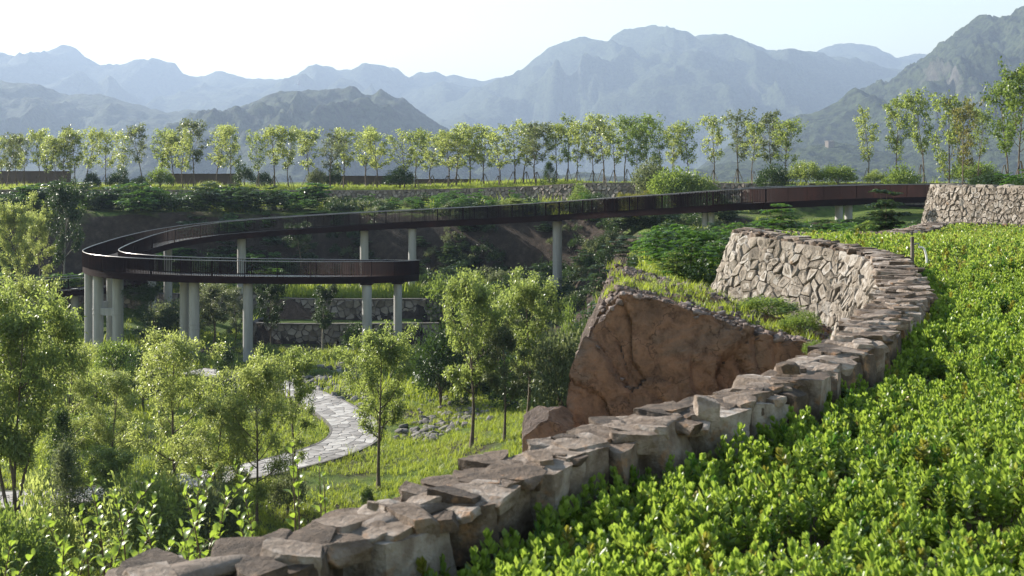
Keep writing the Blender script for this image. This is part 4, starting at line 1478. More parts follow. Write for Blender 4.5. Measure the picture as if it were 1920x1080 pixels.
# --------------------------------------------- the row of young trees on the far terrace
MARKS = [(-8, 'the far terrace end'), (222, 'the clipped dark bush pair'), (385, 'the short brown planter wall'), (680, 'the long brown planter wall'), (1030, 'the dark terrace conifer'),
         (1275, 'the leafy terrace shrub cluster'), (1450, 'the broad dark walkway bush'), (1745, 'the stone bastion')]
ORD = ['first', 'second', 'third', 'fourth', 'fifth', 'sixth', 'seventh', 'eighth', 'ninth', 'tenth', 'eleventh', 'twelfth', 'thirteenth']
row = [(4, 262, 'l'), (16, 258, 'o'), (31, 262, 'l'), (46, 255, 'o'), (70, 248, 'l'), (88, 262, 'a'), (104, 260, 'l'), (125, 243, 'o'), (140, 250, 'l'), (166, 247, 'l'), (196, 254, 'l'), (232, 250, 'l'), (264, 240, 'o'), (306, 250, 'a'), (322, 255, 'l'), (344, 246, 'l'),
       (362, 233, 'o'), (411, 244, 'l'), (430, 243, 'l'), (484, 252, 'a'), (515, 243, 'l'), (545, 246, 'l'), (575, 249, 'l'), (621, 252, 'o'), (644, 249, 'l'), (690, 246, 'l'), (704, 254, 'l'), (756, 252, 'l'), (781, 248, 'a'), (811, 256, 'l'), (838, 250, 'l'),
       (856, 243, 'l'), (882, 240, 'l'), (908, 246, 'l'), (934, 256, 'l'), (962, 234, 'l'), (986, 240, 'l'), (1006, 238, 'o'), (1042, 238, 'l'), (1064, 222, 'a'), (1082, 236, 'l'), (1112, 235, 'o'), (1131, 222, 'l'), (1151, 232, 'l'), (1177, 224, 'f'), (1196, 240, 'f'), (1213, 222, 'f'),
       (1236, 234, 'f'), (1262, 242, 'l'), (1291, 234, 'a'), (1338, 226, 'l'), (1383, 213, 'o'), (1414, 235, 'l'), (1444, 218, 'o'), (1474, 230, 'a')]
MATS = {'a': M['leaf_ash'], 'o': M['leaf_grey'], 'l': M['leaf_lime'], 'f': M['leaf_fresh'], 'y': M['leaf_yellow'], 'r': M['leaf_rust']}
HUE = {'a': 'green', 'o': 'grey-green', 'l': 'yellow-green', 'f': 'bright green', 'y': 'yellowish', 'r': 'rust-tinted'}
stake_a = Acc(); tube(stake_a, [(0.55, 0, 0), (0.04, 0, 1.45)], 0.03, 5)
STAKE = stake_a.build('support_pole', M['pole'])
rng = np.random.default_rng(77)
def terrace_label(px, hue, pxs):
    best = None
    for mx, nm in MARKS:
        between = [q for q in pxs if min(mx, px) < q < max(mx, px)]
        c = (len(between), abs(px - mx))
        if best is None or c < best[0]:
            best = (c, mx, nm)
    (n, _), mx, nm = best
    return f'{hue} young tree, {ORD[n]} to the {"right" if px > mx else "left"} of {nm}'
pxs = [r[0] for r in row]
for px, py, h in row:
    X0 = (px - 960) / F * 130
    Y = float(yw(np.array([X0]))[0]) + rng.uniform(3, 16)
    X = (px - 960) / F * Y
    z = gz(X, Y) - 0.05
    topz = EYE - (py - HZ) / F * Y
    t = ROW.plant((X, Y, z), terrace_label(px, HUE[h], pxs), 'tree', MATS[h], 'young trees in the row on the far terrace', (topz - z) / 6.25 * np.array([rng.uniform(.82, 1.2), rng.uniform(.82, 1.2), 1]) * np.array([1.3, 1.3, 1] if 615 < px < 1015 else [1.05, 1.05, 1]))
    t.rotation_euler = (rng.normal() * .035, rng.normal() * .035, t.rotation_euler[2])
    for k in range(3 if px > 900 or px % 3 else 0):
        s = obj('support_pole', STAKE, t)
        s.rotation_euler = (0, 0, k * 2.094 + 0.4)
# tall staked trees at the right, behind the bastion
tall = [(1626, 208, 108, 'l', 'tall thin staked tree, leftmost of those beside the bastion'), (1682, 194, 106, 'a', 'tall staked tree growing behind the feathery dark tree and walkway end'),
        (1727, 180, 104, 'a', 'tallest staked tree just left of the bastion edge'), (1779, 194, 92, 'a', 'slim grey-green staked tree over the bastion, its first from the walkway'), (1806, 196, 90, 'r', 'rust-tinted bushy staked tree, second over the bastion'),
        (1838, 210, 94, 'a', 'olive green staked tree, third over the bastion'), (1884, 164, 76, 'f', 'bright green tall staked tree near the right edge over the bastion'), (1914, 130, 72, 'f', 'bright green tree cut off by the right edge of the photo')]
for px, py, Y, h, lab in tall:
    X = (px - 960) / F * Y
    z = gz(X, Y) - 0.05
    topz = EYE - (py - HZ) / F * Y
    t = ROW.plant((X, Y, z), lab, 'tree', MATS[h], 'tall staked trees at the right', (topz - z) / 6.25 * np.array([0.82, 0.82, 1]))
    for k in range(3):
        s = obj('support_pole', STAKE, t)
        s.rotation_euler = (0, 0, k * 2.094 + 0.4)

# --------------------------------------------- bushes: (kind, px, py of the foot, distance, height, spread, material, label)
def place(kind, px, pyb, Y, h, w, mat, label, cat='shrub', group=None, ground_it=True, H0=None, v=None, name=None):
    X = (px - 960) / F * Y
    z = gz(X, Y) if ground_it else EYE - (pyb - HZ) / F * Y
    Hn = {ASH: 6.5, BIG: 6.4, MULTI: 6.9, ROW: 6.3, FROND: 3.05, FTREE: 3.9, BUSH: 1.55, CONE: 2.05}[kind]
    Rn = {ASH: 1.95, BIG: 2.35, MULTI: 2.6, ROW: 1.1, FROND: 1.65, FTREE: 1.5, BUSH: 0.95, CONE: 0.7}[kind]
    topz = EYE - (h - HZ) / F * Y             # h: image row of the top
    zs = max(0.15, (topz - z) / Hn)
    xs = (w / 2) / F * Y / Rn                 # w: width in pixels
    return kind.plant((X, Y, z - 0.03), label, cat, mat, group, (xs, xs, zs), v=v, name=name, stem='trunk' if kind in (ASH, BIG, MULTI, ROW, FTREE) else 'stems')
B = lambda *a, **k: place(*a, **k)
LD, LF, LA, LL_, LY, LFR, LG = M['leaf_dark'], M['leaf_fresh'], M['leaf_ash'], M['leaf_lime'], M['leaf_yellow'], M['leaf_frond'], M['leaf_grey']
# on the terrace
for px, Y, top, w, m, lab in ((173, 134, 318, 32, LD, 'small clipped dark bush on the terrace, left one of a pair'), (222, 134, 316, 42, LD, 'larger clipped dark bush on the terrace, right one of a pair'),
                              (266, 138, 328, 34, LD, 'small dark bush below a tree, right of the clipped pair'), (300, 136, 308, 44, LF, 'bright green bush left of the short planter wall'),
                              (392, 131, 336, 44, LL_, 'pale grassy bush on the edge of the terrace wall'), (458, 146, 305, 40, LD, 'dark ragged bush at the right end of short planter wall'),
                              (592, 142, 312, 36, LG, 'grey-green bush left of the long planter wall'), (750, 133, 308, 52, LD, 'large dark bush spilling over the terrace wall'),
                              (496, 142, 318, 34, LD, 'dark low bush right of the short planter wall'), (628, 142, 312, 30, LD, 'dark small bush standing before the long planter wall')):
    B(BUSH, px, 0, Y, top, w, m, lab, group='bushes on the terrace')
B(CONE, 1030, 0, 122, 303, 34, LD, 'narrow dark conifer at the edge of the terrace wall', 'conifer')
B(BUSH, 1225, 0, 113.5, 290, 74, LG, 'broad grey-green bush among trees on the terrace', group='bushes on the terrace')
B(BUSH, 1262, 0, 108, 302, 100, LF, 'large leafy shrub cluster on the terrace wall')
B(BUSH, 1312, 0, 107, 318, 66, LA, 'low bush right of the leafy shrub cluster')
B(BUSH, 1090, 0, 112, 345, 46, LF, 'bright bush hanging over the bend of the terrace wall')
B(BUSH, 1450, 0, 104, 302, 64, LD, 'broad dark bush rising above the walkway railing')
B(BUSH, 1512, 0, 103, 294, 60, LA, 'pale open bush right of the dark bush above the walkway')
B(BUSH, 1570, 0, 103, 304, 76, LF, 'sunlit bush above the walkway, widest of three in line')
B(BUSH, 1640, 0, 104, 318, 40, LA, 'small bush under the leftmost tall staked tree')
B(BUSH, 1690, 0, 102, 303, 72, LF, 'fresh green bush behind the walkway by the bastion')
B(BUSH, 1822, 0, 96, 296, 90, LF, 'spreading bush beneath the staked trees over the bastion')
# slope below the terrace wall
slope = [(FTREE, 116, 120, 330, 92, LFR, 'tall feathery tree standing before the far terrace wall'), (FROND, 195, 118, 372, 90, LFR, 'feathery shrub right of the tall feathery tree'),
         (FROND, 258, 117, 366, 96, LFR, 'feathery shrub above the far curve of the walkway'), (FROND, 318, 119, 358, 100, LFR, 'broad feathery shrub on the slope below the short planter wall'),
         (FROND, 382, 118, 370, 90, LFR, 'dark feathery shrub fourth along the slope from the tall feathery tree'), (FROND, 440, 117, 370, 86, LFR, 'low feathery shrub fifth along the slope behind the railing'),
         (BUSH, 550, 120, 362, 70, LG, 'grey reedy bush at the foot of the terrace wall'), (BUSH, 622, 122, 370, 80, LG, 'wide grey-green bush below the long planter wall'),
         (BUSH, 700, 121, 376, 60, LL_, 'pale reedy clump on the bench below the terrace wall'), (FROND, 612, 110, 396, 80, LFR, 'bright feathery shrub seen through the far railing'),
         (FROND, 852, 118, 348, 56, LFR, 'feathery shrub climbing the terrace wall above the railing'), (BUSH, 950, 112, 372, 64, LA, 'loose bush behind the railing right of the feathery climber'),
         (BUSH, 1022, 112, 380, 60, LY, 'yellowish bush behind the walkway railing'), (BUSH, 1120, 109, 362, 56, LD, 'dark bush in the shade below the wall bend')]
for k, px, Y, top, w, m, lab in slope:
    B(k, px, 0, Y, top, w, m, lab)
# trees on the bank behind the walkway
def pale(t):
    for c in t.children:
        if c.name.startswith('trunk'):
            c.material_slots[0].link = 'OBJECT'
            c.material_slots[0].material = M['pale_bark']
for px, Y, base, top, w, m, lab in ((122, 97, 497, 345, 84, LD, 'dark slim tree with pale trunk left of the walkway curve'), (30, 92, 500, 378, 84, LL_, 'yellow-green tree at the left edge above the foreground trees'),
                                    (72, 95, 505, 396, 62, LL_, 'smaller yellow-green tree beside the left edge tree'), (964, 103, 530, 372, 66, LA, 'slim tree with bare pale trunk before the dark bank'),
                                    (1082, 102, 540, 408, 62, LD, 'dark slim tree just right of the tall single column'), (1040, 104, 535, 395, 50, LY, 'yellowish sapling hidden behind the tall single column'),
                                    (1188, 90, 500, 362, 70, LY, 'yellow sapling with thin leaning stem behind the rock'), (560, 104, 500, 418, 70, LD, 'dark tree behind the columns of the far walkway arm'),
                                    (870, 105, 520, 440, 60, LD, 'low dark tree against the brown cut bank')):
    t = B(ASH, px, base, Y, top, w, m, lab, 'tree', ground_it=True)
    if 'pale trunk' in lab:
        pale(t)
# feathery growth round the right-hand columns
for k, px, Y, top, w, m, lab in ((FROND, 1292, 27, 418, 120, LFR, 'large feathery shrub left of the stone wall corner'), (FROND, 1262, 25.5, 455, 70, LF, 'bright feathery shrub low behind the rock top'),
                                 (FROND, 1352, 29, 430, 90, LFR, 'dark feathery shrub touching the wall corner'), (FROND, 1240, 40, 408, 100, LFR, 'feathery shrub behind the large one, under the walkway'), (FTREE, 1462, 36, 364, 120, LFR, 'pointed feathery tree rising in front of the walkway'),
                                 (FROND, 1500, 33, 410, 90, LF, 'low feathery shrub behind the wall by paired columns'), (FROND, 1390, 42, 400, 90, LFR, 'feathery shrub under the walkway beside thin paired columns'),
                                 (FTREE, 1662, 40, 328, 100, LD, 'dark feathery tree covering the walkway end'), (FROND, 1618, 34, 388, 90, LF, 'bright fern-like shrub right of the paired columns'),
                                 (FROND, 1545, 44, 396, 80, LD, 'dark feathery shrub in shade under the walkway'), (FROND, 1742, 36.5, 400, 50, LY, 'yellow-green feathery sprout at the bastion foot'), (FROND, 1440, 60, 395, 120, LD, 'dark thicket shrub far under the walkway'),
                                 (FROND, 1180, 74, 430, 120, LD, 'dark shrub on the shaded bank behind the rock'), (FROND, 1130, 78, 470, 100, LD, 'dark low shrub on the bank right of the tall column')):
    B(k, px, 0, Y, top, w, m, lab)
# valley trees
B(MULTI, 28, 0, 38.5, 512, 290, LA, 'large many-stemmed tree at the left edge of the photo', 'tree', v=0)
B(BIG, 326, 0, 42, 618, 208, LL_, 'dense pale green tree in the middle of the lower left', 'tree', v=0)
B(BIG, 482, 0, 39.5, 668, 165, LL_, 'light green tree with straight brown trunk left of path bend', 'tree', v=2)
B(ASH, 548, 0, 43, 656, 118, LA, 'greener tree leaning over the path, left of its bend', 'tree', v=2)
B(ASH, 712, 0, 44.5, 622, 138, LA, 'single slender tree right of the path bend', 'tree', v=0)
B(ASH, 882, 0, 47.5, 514, 140, LA, 'tallest of the three trees left of the brown rock', 'tree', v=3)
B(ASH, 946, 0, 47, 606, 110, LG, 'shortest of the three trees left of the brown rock', 'tree', v=4)
B(ASH, 990, 0, 50, 520, 130, LA, 'bushy tree of the three, nearest the brown rock', 'tree', v=1)
pale(B(ASH, 606, 0, 80, 532, 66, LD, 'dark tree with pale trunk in front of the stone tiers', 'tree'))
B(ASH, 508, 0, 80, 526, 60, LD, 'dark forked tree at the left end of the stone tiers', 'tree')
B(ASH, 398, 0, 81, 530, 90, LG, 'grey-green tree right of the double column', 'tree')
B(BIG, 286, 0, 79, 532, 120, LD, 'dark dense tree between the paired and double columns', 'tree', v=1)
B(BIG, 440, 0, 84, 538, 60, LG, 'grey tree behind the single tall column', 'tree', v=2)
B(BIG, 130, 0, 47, 640, 150, LL_, 'pale bushy tree behind the many-stemmed tree', 'tree', v=2)
B(BIG, 60, 0, 60, 520, 150, LL_, 'tall pale tree behind the left edge tree', 'tree', v=1)
B(BIG, 215, 0, 47, 700, 120, LL_, 'low pale tree left of the dense pale green tree', 'tree', v=1)
B(CONE, 116, 0, 44, 770, 74, LD, 'dark conical evergreen behind the many-stemmed tree', 'conifer')
B(CONE, 424, 0, 62, 650, 66, LD, 'dark rounded evergreen left of the tall column foot', 'conifer')
B(BUSH, 826, 0, 60, 596, 110, LD, 'dark broad shrub in shade behind the tallest valley tree')
B(BUSH, 880, 0, 64, 610, 120, LD, 'dark shrub mass between the three valley trees')
B(BUSH, 1052, 0, 47, 590, 120, LG, 'grey-green dense shrub against the left side of the rock')
B(BUSH, 1000, 0, 56, 620, 110, LD, 'dark shrub behind the bushy tree by the rock')
B(BUSH, 828, 0, 88, 506, 80, LF, 'bright round shrub on the bank right of the walkway end')
B(BUSH, 900, 0, 86, 512, 90, LF, 'second bright shrub on the bank right of the walkway end')
B(BUSH, 968, 0, 84, 522, 80, LF, 'third bright shrub on the bank, left of the tall column')
B(BUSH, 1070, 0, 66, 575, 60, LF, 'fresh green shrub at the foot of the tall column')
B(BUSH, 668, 0, 80, 600, 56, LD, 'small dark shrub at the foot of a front column')
B(BUSH, 722, 0, 81, 606, 44, LD, 'small dark shrub between the two front columns')
B(BUSH, 215, 0, 70, 628, 80, LF, 'green shrub at the foot of the paired columns')
B(BUSH, 180, 0, 62, 690, 90, LA, 'low green shrub behind the pale bushy tree')
B(CONE, 120, 0, 35, 838, 110, LG, 'feathery grey evergreen right of the many-stemmed tree foot', 'conifer')
B(BIG, 196, 0, 36, 840, 180, LA, 'small bushy tree below the dense pale green tree', 'tree', v=2)
B(BUSH, 690, 0, 42, 908, 0.1 + 24, LD, 'tiny round shrub in the grass right of the slender tree')
B(BIG, 408, 0, 40, 742, 170, LL_, 'low pale tree between the dense pale tree and the straight-trunked one', 'tree', v=1)
B(BUSH, 270, 0, 34, 850, 150, LA, 'green bush below the dense pale green tree')
B(BUSH, 400, 0, 35, 880, 130, LG, 'grey-green bush left of the straight brown trunk')
B(BUSH, 75, 0, 32, 900, 130, LL_, 'pale bush below the many-stemmed tree')
B(BUSH, 150, 0, 52, 770, 120, LF, 'lush bush behind the dark conical evergreen')
B(BUSH, 1122, 0, 24, 505, 80, LD, 'dark shrub squeezed behind the left shoulder of the big rock')
B(BUSH, 300, 0, 37, 862, 120, LL_, 'pale round bush low between two pale trees')
B(BUSH, 540, 0, 41, 868, 70, LG, 'small grey bush at the foot of the leaning tree')
B(BUSH, 20, 0, 30, 930, 190, LF, 'leafy shrub at the lower left corner')
B(BUSH, 600, 0, 70, 690, 50, LF, 'bright shrub among the rubble beside the path')
B(BUSH, 780, 0, 72, 640, 60, LA, 'green shrub in shade right of the slender tree')
B(BUSH, 268, 0, 60, 655, 80, LD, 'dark shrub behind the dense pale green tree')
B(BUSH, 500, 0, 72, 640, 50, LF, 'bright low shrub beside the tall column foot')
B(BUSH, 330, 0, 86, 548, 110, LG, 'grey-green shrub mass behind the double column', )
# the rock's own growth
for px, py, Y, top, w, m, lab in ((1436, 590, 16.6, 548, 120, LF, 'leafy low bush on the gravel below the stone wall'), (1500, 620, 15.6, 580, 76, LF, 'bright bush at the right end of the rock top'), (1530, 668, 13.2, 640, 44, LF, 'small plant where rock and wall meet')):
    B(BUSH, px, py, Y, top, w, m, lab, ground_it=False)

# --------------------------------------------- scattered ground cover
def scatter(name, label, pts, rots, scl, protos, idx):
    """many small plants: ONE object whose node group puts a shared mesh on each of its points"""
    me = bpy.data.meshes.new(name)
    me.vertices.add(len(pts))
    me.vertices.foreach_set('co', np.asarray(pts, np.float32).ravel())
    for nm, ty, val, k in (('turn', 'FLOAT_VECTOR', rots, 'vector'), ('size', 'FLOAT', scl, 'value'), ('pick', 'INT', idx, 'value')):
        at = me.attributes.new(nm, ty, 'POINT')
        at.data.foreach_set(k, np.asarray(val, np.int32 if ty == 'INT' else np.float32).ravel())
    o = obj(name, me, kind='stuff')
    tag(o, label)
    ng = bpy.data.node_groups.new(name, 'GeometryNodeTree')
    ng.interface.new_socket('Geometry', in_out='INPUT', socket_type='NodeSocketGeometry')
    ng.interface.new_socket('Geometry', in_out='OUTPUT', socket_type='NodeSocketGeometry')
    gi, go = ng.nodes.new('NodeGroupInput'), ng.nodes.new('NodeGroupOutput')
    iop = ng.nodes.new('GeometryNodeInstanceOnPoints')
    jn = ng.nodes.new('GeometryNodeJoinGeometry')
    for p in reversed(protos):
        oi = ng.nodes.new('GeometryNodeObjectInfo')
        oi.inputs['Object'].default_value = p
        oi.inputs['As Instance'].default_value = True
        ng.links.new(oi.outputs['Geometry'], jn.inputs[0])
    ng.links.new(gi.outputs[0], iop.inputs['Points'])
    ng.links.new(jn.outputs[0], iop.inputs['Instance'])
    iop.inputs['Pick Instance'].default_value = True
    for nm, dt, sk in (('turn', 'FLOAT_VECTOR', 'Rotation'), ('size', 'FLOAT', 'Scale'), ('pick', 'INT', 'Instance Index')):
        na = ng.nodes.new('GeometryNodeInputNamedAttribute')
        na.data_type = dt
        na.inputs['Name'].default_value = nm
        ng.links.new([s for s in na.outputs if s.enabled and s.name == 'Attribute'][0], iop.inputs[sk])
    ng.links.new(iop.outputs[0], go.inputs[0])
    md = o.modifiers.new('scatter', 'NODES')
    md.node_group = ng
    return o

def proto(acc, mat, name):
    return bpy.data.objects.new(name, acc.build(name, mat))

def make_sprig(seed, full=True):
    """upright shoot with whorls of blunt leaves"""
    rng = np.random.default_rng(seed)
    a = Acc()
    whorls = 6 if full else 4
    for w in range(whorls):
        f = w / (whorls - 1)
        z = 0.16 * (0.15 + 0.80 * f)
        n = 5 if full else 4
        for k in range(n):
            az = k / n * 6.283 + w * 0.7 + rng.uniform(-.3, .3)
            e = 0.35 + 0.85 * f + rng.normal() * 0.2
            d = np.array([math.cos(az) * math.cos(e), math.sin(az) * math.cos(e), math.sin(e)])
            sd = np.array([-math.sin(az), math.cos(az), 0])
            up = np.cross(d, sd) * -1
            l = (0.050 - 0.016 * f) * rng.uniform(0.8, 1.2)
            wd = l * 0.26
            b = np.array([0, 0, z]) + rng.normal(size=3) * 0.003
            cup = up * l * 0.13
            V = [b, b + d * l * .35 + sd * wd * .75 + cup, b + d * l * .72 + sd * wd + cup, b + d * l, b + d * l * .72 - sd * wd + cup, b + d * l * .35 - sd * wd * .75 + cup, b + d * l * .5]
            if full:
                a.add(V, [[0, 1, 6], [0, 6, 5]], [[1, 2, 3, 6], [6, 3, 4, 5]])
            else:
                a.add([V[0], V[2], V[3], V[4]], [[0, 1, 2, 3]])
    tube(a, [(0, 0, -0.16), (0, 0, .13)], [.004, .002], 3, False)
    return a
SPRIG = [proto(make_sprig(500 + k), M['sprig'], 'field_shoot') for k in range(4)] + [proto(make_sprig(520 + k, False), M['sprig'], 'field_shoot') for k in range(3)] + [proto(make_sprig(540, True), M['leaf_yellow'], 'field_shoot'), proto(make_sprig(541, True), M['leaf_frond'], 'field_shoot')]
rng = np.random.default_rng(33)
PT, RT, SL, IX = [], [], [], []
def add_field(y0, y1, dens, size, pick, xmax=0.56):
    n = int((y1 - y0) * (xmax * (y0 + y1) / 2 + 3) * dens)
    Y = rng.uniform(y0, y1, n)
    X = -1.6 + rng.uniform(0, 1, n) * (xmax * Y + 3.2)
    k = (X / Y * F < 1030) & (X / Y * F > -500) & in_field(X, Y, 0.0)
    X, Y = X[k], Y[k]
    p = np.stack([X, Y, 0 * X], 1)
    h = fbm(p * 1.1 + 5, 3)
    c = fbm(p * 3.2, 2)
    keep = rng.uniform(size=len(X)) < np.clip(0.95 + 2.6 * (c + 0.5 * h + 0.10), 0.02, 1)
    X, Y, h, c = X[keep], Y[keep], h[keep], c[keep]
    lev = np.clip(0.115 + 0.08 * h + 0.075 * c, 0.03, 0.4)
    z = field_z(X, Y) + lev * rng.uniform(0.5, 1.12, len(X)) + 0.02
    PT.append(np.stack([X, Y, z], 1))
    RT.append(np.stack([rng.normal(size=len(X)) * 0.28, rng.normal(size=len(X)) * 0.28, rng.uniform(0, 6.28, len(X))], 1))
    SL.append(size * rng.uniform(0.75, 1.3, len(X)))
    pk = rng.integers(pick[0], pick[1], len(X))
    odd = rng.uniform(size=len(X))
    IX.append(np.where(odd < 0.035, 7, np.where((odd < 0.16) & (c < 0.0), 8, pk)))
add_field(1.2, 9, 310, 0.95, (0, 4))
add_field(9, 17, 210, 1.15, (0, 4))
add_field(17, 36, 130, 1.5, (4, 7))
scatter('field_plants', 'bright green leafy crop covering the field inside the wall', np.vstack(PT), np.vstack(RT), np.concatenate(SL), SPRIG, np.concatenate(IX))

def make_tuft(seed, n=14, h=0.35, w=0.012, splay=0.5, R=0.10):
    rng = np.random.default_rng(seed)
    a = Acc()
    for k in range(n):
        az = rng.uniform(0, 6.28)
        b = np.array([*(rng.normal(size=2) * R), 0])
        d = np.array([math.cos(az) * splay * rng.uniform(.2, 1), math.sin(az) * splay * rng.uniform(.2, 1), 1.0])
        l = h * rng.uniform(0.5, 1.2)
        sd = np.array([-math.sin(az), math.cos(az), 0]) * w
        m = b + d * l * .55
        t = b + d * l * .9 + np.array([math.cos(az), math.sin(az), 0]) * l * .25
        a.add([b - sd, b + sd, m + sd * .8, m - sd * .8, t], [[0, 1, 2, 3]], [[3, 2, 4]])
    return a
def make_weed(seed, n=26, h=0.3, leaf=0.06):
    rng = np.random.default_rng(seed)
    a = Acc()
    pos = rng.normal(size=(n, 3)) * np.array([.13, .13, 0]) + np.array([0, 0, 1]) * rng.uniform(0.02, h, (n, 1))
    leaves(a, pos, rng.normal(size=(n, 3)) + np.array([0, 0, 0.5]), np.full(n, leaf), rng, 0.45)
    return a
TUFT = [proto(make_tuft(600 + k), M['blade'], 'grass_tuft') for k in range(3)] + [proto(make_weed(620 + k), M['leaf_fresh'], 'weed') for k in range(2)] + [proto(make_tuft(640 + k, 12, 0.75, 0.02, 0.35), M['blade'], 'tall_grass_tuft') for k in range(2)]
PT, RT, SL, IX = [], [], [], []
def add_grass(x0, x1, y0, y1, dens, size, thr=-0.15, tall=0.08, weed=0.25, cond=None):
    n = int((x1 - x0) * (y1 - y0) * dens)
    X, Y = rng.uniform(x0, x1, n), rng.uniform(y0, y1, n)
    p = np.stack([X, Y, 0 * X], 1)
    c = fbm(p * 0.22 + 11, 3) + 0.4 * fbm(p * 0.9, 2)
    k = (np.abs(X / Y * F) < 1000) & (c > thr + rng.normal(size=n) * 0.12) & ~on_path(X, Y, 0.18)
    if cond is not None:
        k &= cond(X, Y)
    X, Y = X[k], Y[k]
    PT.append(np.stack([X, Y, ground_z(X, Y) - 0.02], 1))
    m = len(X)
    RT.append(np.stack([rng.normal(size=m) * 0.12, rng.normal(size=m) * 0.12, rng.uniform(0, 6.28, m)], 1))
    SL.append(size * rng.uniform(0.6, 1.4, m))
    u = rng.uniform(size=m)
    IX.append(np.where(u < tall, rng.integers(5, 7, m), np.where(u < tall + weed, rng.integers(3, 5, m), rng.integers(0, 3, m))))
flat = lambda X, Y: np.abs(ground_z(X + .4, Y + .4) - ground_z(X, Y)) < 0.45
add_grass(-16, 6, 28, 62, 34, 0.62, -0.35, 0.03, 0.35)
add_grass(-42, -16, 28, 62, 12, 0.8, -0.25, 0.04, 0.35)
add_grass(-42, 8, 62, 104, 8, 1.1, -0.1, cond=lambda X, Y: flat(X, Y) & ~((X > -20.5) & (X < -5) & (Y > 80) & (Y < 88)))
add_grass(-70, 45, 96, 150, 7, 0.9, -0.6, 0.02, 0.1, lambda X, Y: (Y > yw(X) + 0.6) & ((X < 8) | (rng.uniform(size=len(X)) < 0.12)))
add_grass(-62, 30, 98, 132, 4, 1.3, 0.15, 0.10, 0.6, lambda X, Y: (Y < yw(X) - 0.5) & (Y > yw(X) - 19))
add_grass(-18.5, -6, 88, 97, 14, 1.3, -1, 0.15, 0.5)
add_grass(2.4, 7, 17, 28, 16, 0.36, -0.2, 0.0, 0.7, lambda X, Y: ~in_field(X, Y, -0.9))
add_grass(2, 30, 24, 92, 4, 0.8, 0.1, 0.0, 0.7, lambda X, Y: (X > 2.5 + 0.07 * Y) & ~in_field(X, Y, -1.0))
scatter('grass', 'sunlit grass and weeds over the valley floor and terraces', np.vstack(PT), np.vstack(RT), np.concatenate(SL), TUFT, np.concatenate(IX))

# low growth too dense to count on the shaded banks
def clump(seed, n, R, H, leaf, mat):
    T, C = make_bush(seed, R, H, n, leaf, 0.42, 0.4, 5)
    return proto(C, mat, 'undergrowth_clump')
def fclump(seed, mat):
    T, C = make_frond_shrub(seed, 1.6, 6, 0.8, 7, 0.55, 0.17)
    return proto(C, mat, 'undergrowth_clump')
UND = [clump(701, 900, .8, 1.1, .15, LD), clump(702, 900, .8, 1.1, .15, LG), clump(703, 800, .7, 1.0, .14, LA), fclump(704, LFR), fclump(705, LFR), fclump(706, LD)]
PT, RT, SL, IX = [], [], [], []
def add_under(x0, x1, y0, y1, dens, size, cond, pick, thr=-0.2):
    n = int((x1 - x0) * (y1 - y0) * dens)
    X, Y = rng.uniform(x0, x1, n), rng.uniform(y0, y1, n)
    c = fbm(np.stack([X, Y, 0 * X + 4], 1) * 0.12, 3)
    k = (np.abs(X / Y * F) < 1010) & cond(X, Y) & (c > thr) & ~on_path(X, Y, 0.8)
    X, Y = X[k], Y[k]
    m = len(X)
    PT.append(np.stack([X, Y, ground_z(X, Y) - 0.1], 1))
    RT.append(np.stack([rng.normal(size=m) * 0.1, rng.normal(size=m) * 0.1, rng.uniform(0, 6.28, m)], 1))
    SL.append(size * rng.uniform(0.6, 1.4, m))
    IX.append(rng.choice(pick, m))
bankd = lambda X, Y: yw(X) - Y
add_under(-64, 34, 96, 131, 0.33, 0.8, lambda X, Y: (bankd(X, Y) > 9) & (bankd(X, Y) < 19), [0, 0, 1, 2, 3, 3, 4, 4, 5], -0.15)
add_under(-64, -20, 90, 116, 0.30, 1.5, lambda X, Y: (bankd(X, Y) > 14) & (bankd(X, Y) < 34), [0, 3, 4, 5, 5], -0.2)
add_under(-20, 16, 86, 112, 0.42, 1.0, lambda X, Y: (bankd(X, Y) > 21) & (bankd(X, Y) < 34) & ~((X < -5) & (Y < 99)), [0, 0, 0, 1, 5], -0.3)
add_under(1, 32, 22, 76, 0.55, 0.55, lambda X, Y: (X > 0.2 + 0.085 * Y) & (Y > 20 + 0 * X) & ~in_field(X, Y, -1.6), [0, 0, 3, 4, 5, 5, 2], -0.35)
add_under(-18, 18, 92, 116, 0.75, 0.75, lambda X, Y: (bankd(X, Y) > 12) & (bankd(X, Y) < 30) & ((X > -7) | (X < -13)), [0, 0, 0, 5, 1], -0.4)
add_under(-4, 6, 52, 80, 0.35, 1.1, lambda X, Y: X > -11 + Y * 0.07, [0, 0, 1, 5], -0.2)
add_under(-44, -20, 58, 88, 0.16, 0.9, lambda X, Y: Y > 0, [0, 1, 2, 2], 0.0)
add_under(-22, -15, 30, 46, 0.16, 0.7, lambda X, Y: Y > 0, [0, 1, 2, 2], 0.0)
scatter('undergrowth', 'dark shrubby undergrowth covering the banks below the terrace', np.vstack(PT), np.vstack(RT), np.concatenate(SL), UND, np.concatenate(IX))

